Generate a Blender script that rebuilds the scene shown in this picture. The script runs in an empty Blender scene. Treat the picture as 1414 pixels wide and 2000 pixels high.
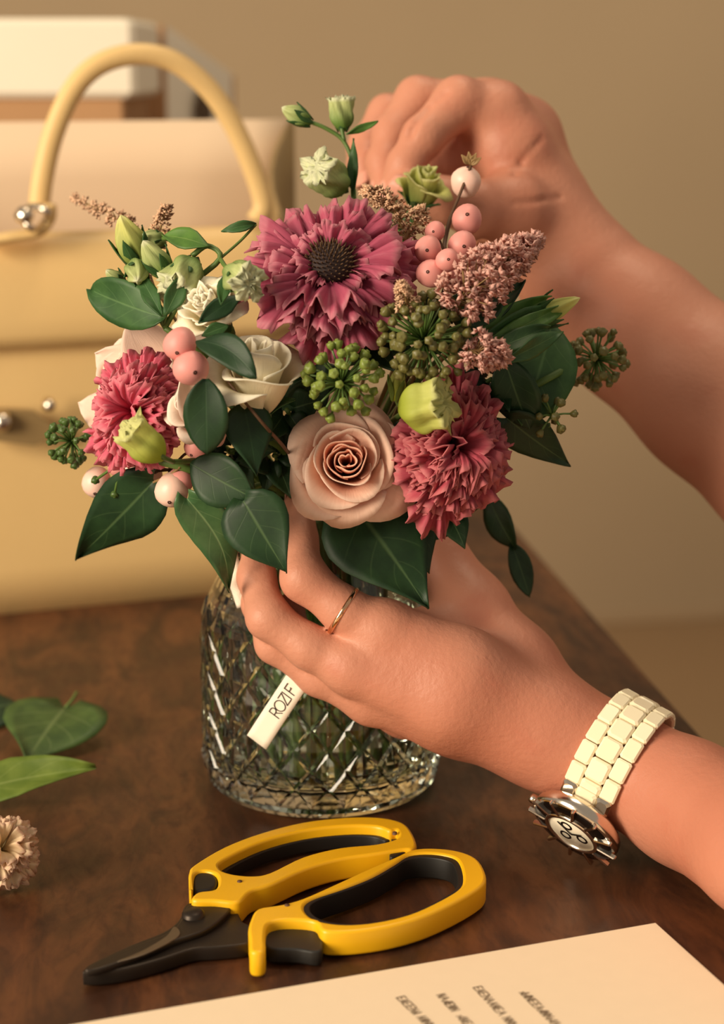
import bpy, math, random
import numpy as np
from mathutils import Vector, Matrix

# ------------------------------------------------------------------ camera, world, lights, exposure
F_PX, PITCH = 3500.0, math.radians(14.0)
CAM = Vector((0.0, -0.752, 0.31))
scene = bpy.context.scene
COL = scene.collection
cd = bpy.data.cameras.new('camera'); cam = bpy.data.objects.new('camera', cd); COL.objects.link(cam)
cam.location = CAM; cam.rotation_euler = (math.pi/2 - PITCH, 0, 0)
cd.sensor_fit = 'VERTICAL'; cd.sensor_height = 36.0; cd.lens = F_PX/2000.0*36.0
cd.clip_start = 0.02; cd.clip_end = 50
cd.dof.use_dof = True; cd.dof.focus_distance = 0.69; cd.dof.aperture_fstop = 7.0
scene.camera = cam
vs = scene.view_settings
vs.view_transform = 'Standard'; vs.look = 'None'; vs.gamma = 1.0; vs.use_curve_mapping = False
vs.exposure = 0.0
w = bpy.data.worlds.new('world'); scene.world = w; w.use_nodes = True
w.node_tree.nodes['Background'].inputs[0].default_value = (1.0, 0.84, 0.66, 1)
w.node_tree.nodes['Background'].inputs[1].default_value = 0.33
def area(name, loc, target, sx, sy, power, col):
    l = bpy.data.lights.new(name, 'AREA'); l.energy = power; l.color = col; l.shape = 'RECTANGLE'; l.size = sx; l.size_y = sy
    o = bpy.data.objects.new(name, l); COL.objects.link(o); o.location = loc
    o.rotation_euler = (Vector(target) - Vector(loc)).to_track_quat('-Z', 'Y').to_euler()
# assumed key light left of the camera and assumed overhead fill, both out of frame
area('assumed_key_left_offscreen', (-1.55, -1.25, 0.75), (-0.03, 0.08, 0.14), 0.8, 1.1, 60, (1.0, 0.845, 0.63))  # assumed from the direction of the light; no window is seen
area('assumed_overhead_fill_offscreen', (0.3, 0.3, 1.8), (0.3, 0.3, 0.0), 0.45, 0.45, 9, (1.0, 0.82, 0.58))  # added fill from above; no such lamp is seen

# ------------------------------------------------------------------ helpers
RX = Vector((1, 0, 0)); UP = Vector((0, math.sin(PITCH), math.cos(PITCH))); TO = Vector((0, -math.cos(PITCH), math.sin(PITCH)))
rnd = random.Random(7)
def ray(px, py): return RX*((px-707.0)/F_PX) + UP*(-(py-1000.0)/F_PX) - TO
def P(px, py, d): return CAM + ray(px, py)*d                      # a point seen at (px,py), d metres along the view axis
def PT(px, py, z=0.0):                                            # the same on a horizontal plane
    r = ray(px, py); return CAM + r*((z-CAM.z)/r.z)
def cdir(a, b, c): return (RX*a + UP*b + TO*c).normalized()
def m2(px, d): return px*d/F_PX                                   # pixels to metres at distance d
def D(px, py, off=0.0):                                           # front of the bouquet's ball of flowers
    q = 1 - ((px-640)/580)**2 - ((py-720)/500)**2
    return 0.756 - 0.085*math.sqrt(max(0, q)) + off

def link(o): COL.objects.link(o); return o
def thing(name, label, cat, loc=(0, 0, 0), group=None):
    o = link(bpy.data.objects.new(name, None)); o.location = loc; o.empty_display_size = 0.01
    o['label'] = label; o['category'] = cat
    if group: o['group'] = group
    return o
def tag(o, label, cat, group=None):
    o['label'] = label; o['category'] = cat
    if group: o['group'] = group
    return o
WLOC = {}
def part(name, me, mat, parent=None, M=None, smooth=True, solid=0.0, label=None, kind=None):
    o = link(bpy.data.objects.new(name, me))
    if mat is not None and len(me.materials) == 0: me.materials.append(mat)
    if smooth and not me.get('sm'):
        me.shade_smooth(); me['sm'] = 1
    M = M if M is not None else Matrix.Identity(4)
    if parent is not None:
        o.parent = parent
        Lp = WLOC.get(parent.name)
        if Lp is None: Lp = Matrix.Translation(parent.location)
        o.matrix_local = Lp.inverted() @ M
    else: o.matrix_world = M
    WLOC[o.name] = M
    if solid:
        md = o.modifiers.new('thickness', 'SOLIDIFY'); md.thickness = solid; md.offset = 0
    if label: o['label'] = label
    if kind: o['kind'] = kind
    return o
def mesh(name, v, f, uv=None):
    me = bpy.data.meshes.new(name); me.from_pydata([tuple(map(float, a)) for a in v], [], [tuple(map(int, a)) for a in f])
    if uv is not None:
        l = me.uv_layers.new(name='UVMap')
        idx = np.empty(len(me.loops), dtype=np.int32); me.loops.foreach_get('vertex_index', idx)
        l.data.foreach_set('uv', np.asarray(uv, dtype=np.float32)[idx].ravel())
    me.update(); return me
def grid_faces(nu, nv, wrap=False):
    f = []
    for j in range(nv-1):
        for i in range(nu if wrap else nu-1):
            i2 = (i+1) % nu
            f.append((j*nu+i, j*nu+i2, (j+1)*nu+i2, (j+1)*nu+i))
    return f
def frame(loc, z, xh=None, s=1.0):
    z = Vector(z).normalized(); xh = Vector(xh) if xh is not None else Vector((0.3, 0.1, 0.9))
    x = xh - z*xh.dot(z)
    if x.length < 1e-4: x = Vector((1, 0, 0)) - z*z.x
    x.normalize(); y = z.cross(x)
    M = Matrix((x, y, z)).transposed().to_4x4()
    return Matrix.Translation(loc) @ M @ Matrix.Scale(s, 4)
def catmull(pts, n=6):
    pts = [Vector(p) for p in pts]; P0 = [pts[0]*2-pts[1]] + pts + [pts[-1]*2-pts[-2]]; out = []
    for i in range(1, len(P0)-2):
        a, b, c, d = P0[i-1:i+3]
        for k in range(n):
            t = k/n
            out.append(0.5*((2*b) + (c-a)*t + (2*a-5*b+4*c-d)*t*t + (3*b-a-3*c+d)*t**3))
    out.append(pts[-1]); return out
def tube_data(pts, radii, n=7, flat=1.0, hint=None):
    pts = [Vector(p) for p in pts]; V = []; Fc = []
    up = Vector(hint) if hint is not None else Vector((0.21, 0.13, 0.97))
    m = len(pts)
    for k, p in enumerate(pts):
        t = (pts[min(k+1, m-1)] - pts[max(k-1, 0)]).normalized()
        a = up - t*up.dot(t)
        if a.length < 1e-3: a = Vector((1, 0, 0)) - t*t.x
        a.normalize(); b = t.cross(a); up = a if hint is None else up
        r = radii[k] if hasattr(radii, '__len__') else radii
        for i in range(n):
            th = 2*math.pi*i/n; V.append(p + a*(r*math.cos(th)*flat) + b*(r*math.sin(th)))
    Fc = grid_faces(n, m, True); Fc.append(tuple(range(n))[::-1]); Fc.append(tuple(range((m-1)*n, m*n)))
    return V, Fc
def tube(name, pts, radii, n=7, flat=1.0, hint=None): return mesh(name, *tube_data(pts, radii, n, flat, hint))
class Bag:                                                        # collects geometry for one joined mesh
    def __init__(s): s.v = []; s.f = []
    def add(s, v, f):
        o = len(s.v); s.v += [tuple(a) for a in v]; s.f += [tuple(i+o for i in q) for q in f]
    def mesh(s, name): return mesh(name, s.v, s.f)
def revolve(prof, n=24, lob=None):
    V = []
    for k, (r, z) in enumerate(prof):
        for i in range(n):
            th = 2*math.pi*i/n; rr = r*(lob(th, k/(len(prof)-1)) if lob else 1)
            V.append((rr*math.cos(th), rr*math.sin(th), z))
    return V, grid_faces(n, len(prof), True)
def box_data(M, sx, sy, sz, bev=0.0):
    b = min(bev, sx*0.49, sy*0.49, sz*0.49); V = []; 
    def ring(ix, iy, z): return [(-sx/2+ix, -sy/2+iy, z), (sx/2-ix, -sy/2+iy, z), (sx/2-ix, sy/2-iy, z), (-sx/2+ix, sy/2-iy, z)]
    def oct_(i, z):
        x, y = sx/2-i, sy/2-i; c = b if b else 1e-6
        return [(-x+c, -y, z), (x-c, -y, z), (x, -y+c, z), (x, y-c, z), (x-c, y, z), (-x+c, y, z), (-x, y-c, z), (-x, -y+c, z)]
    V = oct_(b, -sz/2) + oct_(0, -sz/2+b) + oct_(0, sz/2-b) + oct_(b, sz/2)
    f = grid_faces(8, 4, True) + [tuple(range(8))[::-1], tuple(range(24, 32))]
    return [M @ Vector(a) for a in V], f
def poly_prism(name, outer, holes, z0, z1, bev=0.0006):          # flat outline with holes, extruded and bevelled
    cu = bpy.data.curves.new(name, 'CURVE'); cu.dimensions = '2D'; cu.fill_mode = 'BOTH'
    for loop in [outer] + list(holes):
        sp = cu.splines.new('POLY'); sp.points.add(len(loop)-1); sp.use_cyclic_u = True
        for p, q in zip(sp.points, loop): p.co = (q[0], q[1], 0, 1)
    cu.extrude = max(1e-5, (z1-z0)/2-bev); cu.bevel_depth = bev; cu.bevel_resolution = 2; cu.offset = -bev
    o = bpy.data.objects.new('tmp', cu); COL.objects.link(o)
    dg = bpy.context.evaluated_depsgraph_get(); dg.update()
    me = bpy.data.meshes.new_from_object(o.evaluated_get(dg)); me.name = name
    bpy.data.objects.remove(o); me.transform(Matrix.Translation((0, 0, (z0+z1)/2))); me.materials.clear()
    return me
def smooth_loop(pts, n=5):
    k = len(pts); out = []
    for i in range(k):
        a, b, c, d = (np.array(pts[(i+j) % k], float) for j in (-1, 0, 1, 2))
        for q in range(n):
            t = q/n; out.append(0.5*(2*b+(c-a)*t+(2*a-5*b+4*c-d)*t*t+(3*b-a-3*c+d)*t**3))
    return out

# ------------------------------------------------------------------ materials
def S(r, g, b): return tuple(((c/255)/12.92 if c <= 10 else ((c/255+0.055)/1.055)**2.4) for c in (r, g, b)) + (1,)
class N:
    def __init__(s, name):
        s.m = bpy.data.materials.new(name); s.m.use_nodes = True; s.t = s.m.node_tree
        s.bsdf = s.t.nodes['Principled BSDF']; s.out = s.t.nodes['Material Output']
    def n(s, typ, **kw):
        o = s.t.nodes.new(typ)
        for k, v in kw.items(): setattr(o, k, v)
        return o
    def set(s, sock, v):
        if hasattr(v, 'is_linked') or isinstance(v, bpy.types.NodeSocket): s.t.links.new(v, sock)
        else: sock.default_value = v
    def math(s, op, a, b=0.0, c=0.0, clamp=False):
        o = s.n('ShaderNodeMath', operation=op, use_clamp=clamp)
        for i, v in enumerate((a, b, c)): s.set(o.inputs[i], v)
        return o.outputs[0]
    def mix(s, f, a, b, blend='MIX'):
        o = s.n('ShaderNodeMix', data_type='RGBA', blend_type=blend)
        s.set(o.inputs[0], f); s.set(o.inputs[6], a); s.set(o.inputs[7], b); return o.outputs[2]
    def noise(s, scale, detail=3, rough=0.5, vec=None, dist=0.0, out='Fac'):
        o = s.n('ShaderNodeTexNoise'); o.inputs['Scale'].default_value = scale; o.inputs['Detail'].default_value = detail
        o.inputs['Roughness'].default_value = rough; o.inputs['Distortion'].default_value = dist
        s.t.links.new(vec if vec is not None else s.obj(), o.inputs['Vector']); return o.outputs[out]
    def obj(s):
        if not hasattr(s, '_tc'): s._tc = s.n('ShaderNodeTexCoord')
        return s._tc.outputs['Object']
    def uv(s):
        if not hasattr(s, '_uv'):
            s.obj(); sp = s.n('ShaderNodeSeparateXYZ'); s.t.links.new(s._tc.outputs['UV'], sp.inputs[0]); s._uv = sp
        return s._uv.outputs[0], s._uv.outputs[1]
    def mapr(s, v, a, b, c=0.0, d=1.0, smooth=True):
        o = s.n('ShaderNodeMapRange'); o.interpolation_type = 'SMOOTHSTEP' if smooth else 'LINEAR'
        s.set(o.inputs[0], v); o.inputs[1].default_value = a; o.inputs[2].default_value = b; o.inputs[3].default_value = c; o.inputs[4].default_value = d
        return o.outputs[0]
    def bump(s, h, strength=0.2, dist=0.001):
        o = s.n('ShaderNodeBump'); o.inputs['Strength'].default_value = strength; o.inputs['Distance'].default_value = dist
        s.t.links.new(h, o.inputs['Height']); s.t.links.new(o.outputs[0], s.bsdf.inputs['Normal'])
    def fin(s, color=None, rough=0.5, metal=0.0, spec=0.5, transl=0.0, tcol=None, **kw):
        b = s.bsdf
        if color is not None: s.set(b.inputs['Base Color'], color)
        s.set(b.inputs['Roughness'], rough); b.inputs['Metallic'].default_value = metal; b.inputs['Specular IOR Level'].default_value = spec
        for k, v in kw.items(): b.inputs[k.replace('_', ' ')].default_value = v
        if transl:
            tr = s.n('ShaderNodeBsdfTranslucent'); s.set(tr.inputs[0], tcol if tcol is not None else color)
            mx = s.n('ShaderNodeMixShader'); mx.inputs[0].default_value = transl
            s.t.links.new(b.outputs[0], mx.inputs[1]); s.t.links.new(tr.outputs[0], mx.inputs[2]); s.t.links.new(mx.outputs[0], s.out.inputs[0])
        return s.m
def plain(name, c, rough=0.5, metal=0.0, var=0.12, scale=60, spec=0.5, bump=0.0, **kw):
    a = N(name); nz = a.noise(scale, 4)
    dark = tuple(x*(1-var) for x in c[:3])+(1,); lite = tuple(min(1, x*(1+var)) for x in c[:3])+(1,)
    col = a.mix(nz, dark, lite)
    if bump: a.bump(nz, bump, 0.001)
    return a.fin(col, rough, metal, spec, **kw)
def petal_mat(name, base, tip, edge=None, transl=0.25, rough=0.55, vein=0.10):
    a = N(name); u, v = a.uv()
    g = a.mapr(v, 0.1, 0.95)
    col = a.mix(g, base, tip)
    if edge is not None: col = a.mix(a.mapr(v, 0.86, 1.0, 0, 0.7), col, edge)
    cmb = a.n('ShaderNodeCombineXYZ'); a.t.links.new(a.math('MULTIPLY', u, 26.0), cmb.inputs[0]); a.t.links.new(a.math('MULTIPLY', v, 2.0), cmb.inputs[1])
    nz = a.noise(1.6, 4, 0.6, cmb.outputs[0])
    col = a.mix(a.mapr(nz, 0.3, 0.75, 0.0, vein), col, tuple(x*0.7 for x in base[:3])+(1,))
    a.bump(nz, 0.25, 0.0006)
    return a.fin(col, rough, 0, 0.25, transl)
def leaf_mat(name, dark, lite, vein, rough=0.5, transl=0.12, side=0.5, freq=4.5, mid=0.5):
    a = N(name); u, v = a.uv()
    au = a.math('MULTIPLY', a.math('ABSOLUTE', a.math('SUBTRACT', u, 0.5)), 2.0)
    nz = a.noise(75, 4, 0.55)
    col = a.mix(a.mapr(nz, 0.3, 0.7), dark, lite)
    midm = a.mapr(au, 0.0, 0.075, mid, 0.0)
    fr = a.math('FRACT', a.math('MULTIPLY', a.math('SUBTRACT', v, a.math('MULTIPLY', au, 0.30)), freq))
    sv = a.mapr(a.math('ABSOLUTE', a.math('SUBTRACT', fr, 0.5)), 0.0, 0.06, side, 0.0)
    sv = a.math('MULTIPLY', sv, a.mapr(au, 0.55, 1.0, 1.0, 0.0))
    vm = a.math('MAXIMUM', midm, sv)
    col = a.mix(vm, col, vein)
    a.bump(a.math('ADD', a.math('MULTIPLY', vm, -0.7), a.math('MULTIPLY', nz, 0.3)), 0.35, 0.0006)
    return a.fin(col, rough, 0, 0.4, transl)

MT = {}
def build_materials():
    a = N('skin')
    n1 = a.noise(9, 3); n2 = a.noise(420, 3, 0.6); n3 = a.noise(45, 3)
    col = a.mix(a.mapr(n1, 0.3, 0.72), S(206, 144, 119), S(190, 121, 97)); col = a.mix(a.mapr(n3, 0.55, 0.8, 0, 0.28), col, S(186, 102, 82))
    n4 = a.noise(160, 4, 0.65); a.bump(a.math('ADD', n2, a.math('MULTIPLY', n4, 1.6)), 0.32, 0.0007)
    MT['skin'] = a.fin(col, 0.48, 0, 0.35, Subsurface_Weight=0.05, Subsurface_Scale=0.004)
    a.bsdf.inputs['Subsurface Radius'].default_value = (1.0, 0.35, 0.2)
    MT['nail'] = plain('nail', S(226, 160, 140), 0.25)
    a = N('table_wood')
    mp = a.n('ShaderNodeMapping'); mp.inputs['Scale'].default_value = (5, 13, 5); mp.inputs['Rotation'].default_value = (0, 0, 0.25); a.t.links.new(a.obj(), mp.inputs[0])
    g1 = a.noise(2.6, 6, 0.62, mp.outputs[0], 1.3); g2 = a.noise(14, 5, 0.6, mp.outputs[0], 0.6); g3 = a.noise(6, 2)
    col = a.mix(a.mapr(g1, 0.30, 0.72), S(54, 31, 19), S(102, 61, 35)); col = a.mix(a.mapr(g2, 0.45, 0.8, 0, 0.55), col, S(48, 27, 17))
    col = a.mix(a.mapr(g3, 0.5, 0.8, 0, 0.35), col, S(112, 66, 36))
    a.bump(g2, 0.12, 0.0006)
    MT['table_wood'] = a.fin(col, a.mapr(g2, 0.2, 0.8, 0.36, 0.52), 0, 0.4)
    MT['wall'] = plain('wall_paint', S(206, 182, 148), 0.9, var=0.05, scale=3)
    MT['floor'] = plain('floor_tile', S(186, 154, 116), 0.6, var=0.06, scale=2)
    MT['base'] = plain('baseboard_paint', S(205, 178, 142), 0.6, var=0.04)
    a = N('cream_leather'); nz = a.noise(350, 3); n2 = a.noise(7, 2)
    a.bump(nz, 0.18, 0.0006); MT['leather'] = a.fin(a.mix(n2, S(234, 196, 132), S(240, 206, 146)), 0.42, 0, 0.4)
    MT['lining'] = plain('bag_lining', S(244, 216, 184), 0.75, var=0.05, scale=9)
    MT['strap'] = plain('strap_leather', S(150, 124, 82), 0.5, var=0.15, scale=40)
    MT['metal'] = plain('silver_metal', S(225, 214, 200), 0.18, 1.0, var=0.04)
    MT['gold'] = plain('rose_gold', S(238, 190, 150), 0.16, 1.0, var=0.04)
    MT['kraft'] = plain('kraft_card', S(190, 146, 104), 0.85, var=0.06, scale=30)
    MT['white_card'] = plain('white_card', S(246, 236, 216), 0.7, var=0.02, scale=30)
    MT['slot_dark'] = plain('painted_slot_dark', S(88, 70, 52), 0.8)  # dark of the carton's slot, put into the colour
    a = N('jar_glass'); nz = a.noise(40, 2); a.bump(nz, 0.08, 0.0006)
    MT['glass'] = a.fin((0.93, 0.96, 0.92, 1), 0.02, 0, 0.5, Transmission_Weight=1.0, IOR=1.48)
    a = N('water'); MT['water'] = a.fin((0.93, 0.97, 0.88, 1), 0.0, 0, 0.5, Transmission_Weight=1.0, IOR=1.33); a.obj()
    a.set(a.bsdf.inputs['Base Color'], a.mix(a.noise(20, 2), (0.90, 0.95, 0.84, 1), (0.94, 0.97, 0.90, 1)))
    MT['stem'] = plain('green_stem', S(88, 116, 52), 0.5, var=0.3, scale=90, bump=0.1)
    MT['stem_dark'] = plain('woody_stem', S(96, 66, 44), 0.6, var=0.3, scale=150)
    MT['stem_tan'] = plain('tan_stem', S(150, 120, 76), 0.6, var=0.3, scale=150)
    MT['ivy'] = leaf_mat('ivy_leaf', S(24, 50, 27), S(38, 68, 36), S(96, 124, 78), side=0.14)
    MT['cut_ivy'] = leaf_mat('cut_ivy_leaf', S(56, 82, 40), S(82, 108, 54), S(132, 150, 98), side=0.35)
    MT['ivy_curl'] = leaf_mat('ivy_leaf_pale', S(58, 92, 56), S(84, 118, 74), S(150, 176, 124), rough=0.3, side=0.15)
    MT['oval'] = leaf_mat('oval_leaf', S(24, 50, 28), S(34, 64, 34), S(60, 92, 54), side=0.1, mid=0.25)
    MT['lis_leaf'] = leaf_mat('lisianthus_leaf', S(44, 80, 40), S(68, 106, 56), S(116, 152, 96), side=0.15, mid=0.4)
    MT['lance'] = leaf_mat('lance_leaf', S(62, 100, 40), S(96, 136, 58), S(140, 164, 92), side=0.0, mid=0.4)
    MT['lime_leaf'] = leaf_mat('lime_leaf', S(98, 122, 44), S(128, 148, 64), S(176, 190, 116), side=0.2, mid=0.4, transl=0.3)
    MT['rose'] = petal_mat('blush_rose_petal', S(250, 176, 146), S(252, 210, 188), S(254, 222, 204), 0.12)
    MT['rose_in'] = petal_mat('blush_rose_inner_petal', S(246, 148, 114), S(252, 184, 156), S(253, 200, 176), 0.12)
    MT['ivory'] = petal_mat('ivory_petal', S(236, 226, 176), S(254, 244, 218), S(254, 247, 228), 0.15)
    MT['pale'] = petal_mat('pale_pink_petal', S(244, 196, 170), S(253, 222, 204), S(254, 228, 212), 0.15)
    MT['white_pink'] = petal_mat('white_pink_petal', S(244, 200, 186), S(254, 238, 222), S(254, 230, 214), 0.15)
    MT['mauve'] = petal_mat('mauve_petal', S(148, 50, 86), S(198, 96, 122), S(224, 152, 164), 0.25, vein=0.22)
    MT['pink'] = petal_mat('hot_pink_petal', S(202, 60, 94), S(230, 110, 134), S(242, 152, 162), 0.25, vein=0.2)
    MT['coral'] = petal_mat('coral_pink_petal', S(160, 50, 72), S(200, 90, 106), S(220, 136, 138), 0.25, vein=0.2)
    MT['peach'] = petal_mat('dusty_peach_petal', S(178, 102, 72), S(206, 136, 100), None, 0.25)
    MT['cream'] = petal_mat('cream_petal', S(236, 210, 150), S(250, 226, 190), S(244, 200, 176), 0.3)
    MT['limep'] = petal_mat('lime_petal', S(168, 182, 62), S(214, 218, 122), S(232, 230, 170), 0.3)
    MT['bud'] = petal_mat('green_bud_petal', S(106, 140, 64), S(204, 212, 146), S(248, 246, 218), 0.2, vein=0.35)
    MT['bud2'] = petal_mat('yellow_bud_petal', S(132, 158, 72), S(222, 220, 130), S(240, 232, 170), 0.2, vein=0.25)
    MT['disc'] = plain('scabiosa_disc', S(46, 26, 24), 0.7, var=0.4, scale=300)
    MT['disc2'] = plain('scabiosa_floret', S(92, 66, 42), 0.6, var=0.4, scale=300)
    MT['ivyberry'] = plain('ivy_berry', S(122, 138, 60), 0.45, var=0.3, scale=300)
    MT['ivyberry2'] = plain('brown_ivy_berry', S(104, 100, 52), 0.45, var=0.35, scale=300)
    MT['ivyberry3'] = plain('dark_ivy_berry', S(72, 98, 44), 0.45, var=0.35, scale=300)
    MT['berry'] = plain('pink_berry', S(228, 152, 146), 0.5, var=0.08, scale=70, Subsurface_Weight=0.1, Subsurface_Scale=0.004)
    MT['berry_pale'] = plain('pale_berry', S(248, 206, 190), 0.4, var=0.08, scale=70, Subsurface_Weight=0.1, Subsurface_Scale=0.004)
    MT['dot'] = plain('berry_calyx', S(70, 36, 26), 0.7)
    a = N('astilbe_floret'); MT['astilbe'] = a.fin(a.mix(a.noise(400, 3), S(252, 188, 174), S(255, 220, 208)), 0.6, 0, 0.2, 0.35)
    MT['astilbe2'] = plain('faded_astilbe_floret', S(226, 184, 150), 0.6, var=0.3, scale=400)
    MT['yellow'] = plain('yellow_plastic', S(244, 186, 20), 0.38, var=0.04, scale=60)
    MT['black'] = plain('black_rubber', S(26, 23, 20), 0.5, var=0.2)
    MT['blade'] = plain('dark_steel', S(58, 50, 44), 0.42, 0.7, var=0.15, scale=120)
    MT['blade_edge'] = plain('ground_steel', S(120, 108, 94), 0.35, 0.8, var=0.1, scale=200)
    MT['paper'] = plain('paper', S(244, 222, 192), 0.8, var=0.02, scale=120, bump=0.06)
    MT['ink'] = plain('grey_ink', S(128, 108, 86), 0.8)
    a = N('tag_ribbon'); wv = a.n('ShaderNodeTexWave'); wv.inputs['Scale'].default_value = 620; wv.bands_direction = 'Y'; a.t.links.new(a.obj(), wv.inputs['Vector'])
    a.bump(wv.outputs['Fac'], 0.3, 0.0003); MT['tag'] = a.fin(S(250, 236, 218), 0.6, 0, 0.3)
    MT['tagink'] = plain('tag_ink', S(54, 40, 32), 0.7)
    MT['ceramic'] = plain('white_ceramic', S(250, 238, 206), 0.22, var=0.02)
    MT['dial'] = plain('pearl_dial', S(240, 230, 208), 0.3, var=0.06, scale=500)
    MT['blackgloss'] = plain('black_enamel', S(18, 14, 12), 0.12)
build_materials()

# ------------------------------------------------------------------ the setting
def struct(name, me, mat, parent=None, **kw):
    o = part(name, me, mat, parent, **kw)
    if parent is None: o['kind'] = 'structure'
    return o
def wall_and_floor():
    FZ = -0.75; yaw = math.radians(9)
    e = Vector((math.cos(yaw), math.sin(yaw), 0)); n = Vector((-math.sin(yaw), math.cos(yaw), 0))
    o = PT(1300, 1212, FZ)
    def slab(c, sx, sy, sz, bev=0.0):
        M = Matrix.Translation(c) @ Matrix.Rotation(yaw, 4, 'Z'); return mesh('slab', *box_data(M, sx, sy, sz, bev))
    struct('wall_back', slab(o + n*0.05 + Vector((0, 0, 1.5)), 9, 0.1, 3.0), MT['wall'], smooth=False)
    struct('baseboard_back', slab(o - n*0.006 + Vector((0, 0, 0.014)), 9, 0.012, 0.028, 0.003), MT['base'], smooth=False)
    struct('floor', slab(o - n*2.4 + Vector((0, 0, -0.02)), 9, 5.0, 0.04), MT['floor'], smooth=False)
wall_and_floor()

def wooden_table():
    a, b = PT(945, 958), PT(1372, 1432)
    d = (a-b).normalized(); q = Vector((-d.y, d.x, 0))            # q points to the far left, across the table
    if q.x > 0: q = -q
    far = a + d*0.42; near = b - d*0.75
    c = (far+near)/2 + q*0.55
    t = thing('wooden_table', 'dark reddish brown wooden table under the jar and shears', 'table', (c.x, c.y, -0.75))
    ang = math.atan2(d.y, d.x)
    M = Matrix.Translation((c.x, c.y, -0.015)) @ Matrix.Rotation(ang, 4, 'Z')
    Ln = (far-near).length
    part('table_top', mesh('table_top', *box_data(Matrix.Identity(4), Ln, 1.1, 0.03, 0.003)), MT['table_wood'], t, M, smooth=False)
    legm = mesh('leg', *box_data(Matrix.Identity(4), 0.06, 0.06, 0.72, 0.006))
    for sx in (-1, 1):
        for sy in (-1, 1):
            part('leg', legm, MT['table_wood'], t, M @ Matrix.Translation((sx*(Ln/2-0.1), sy*0.45, -0.375)), smooth=False)
wooden_table()

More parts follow.
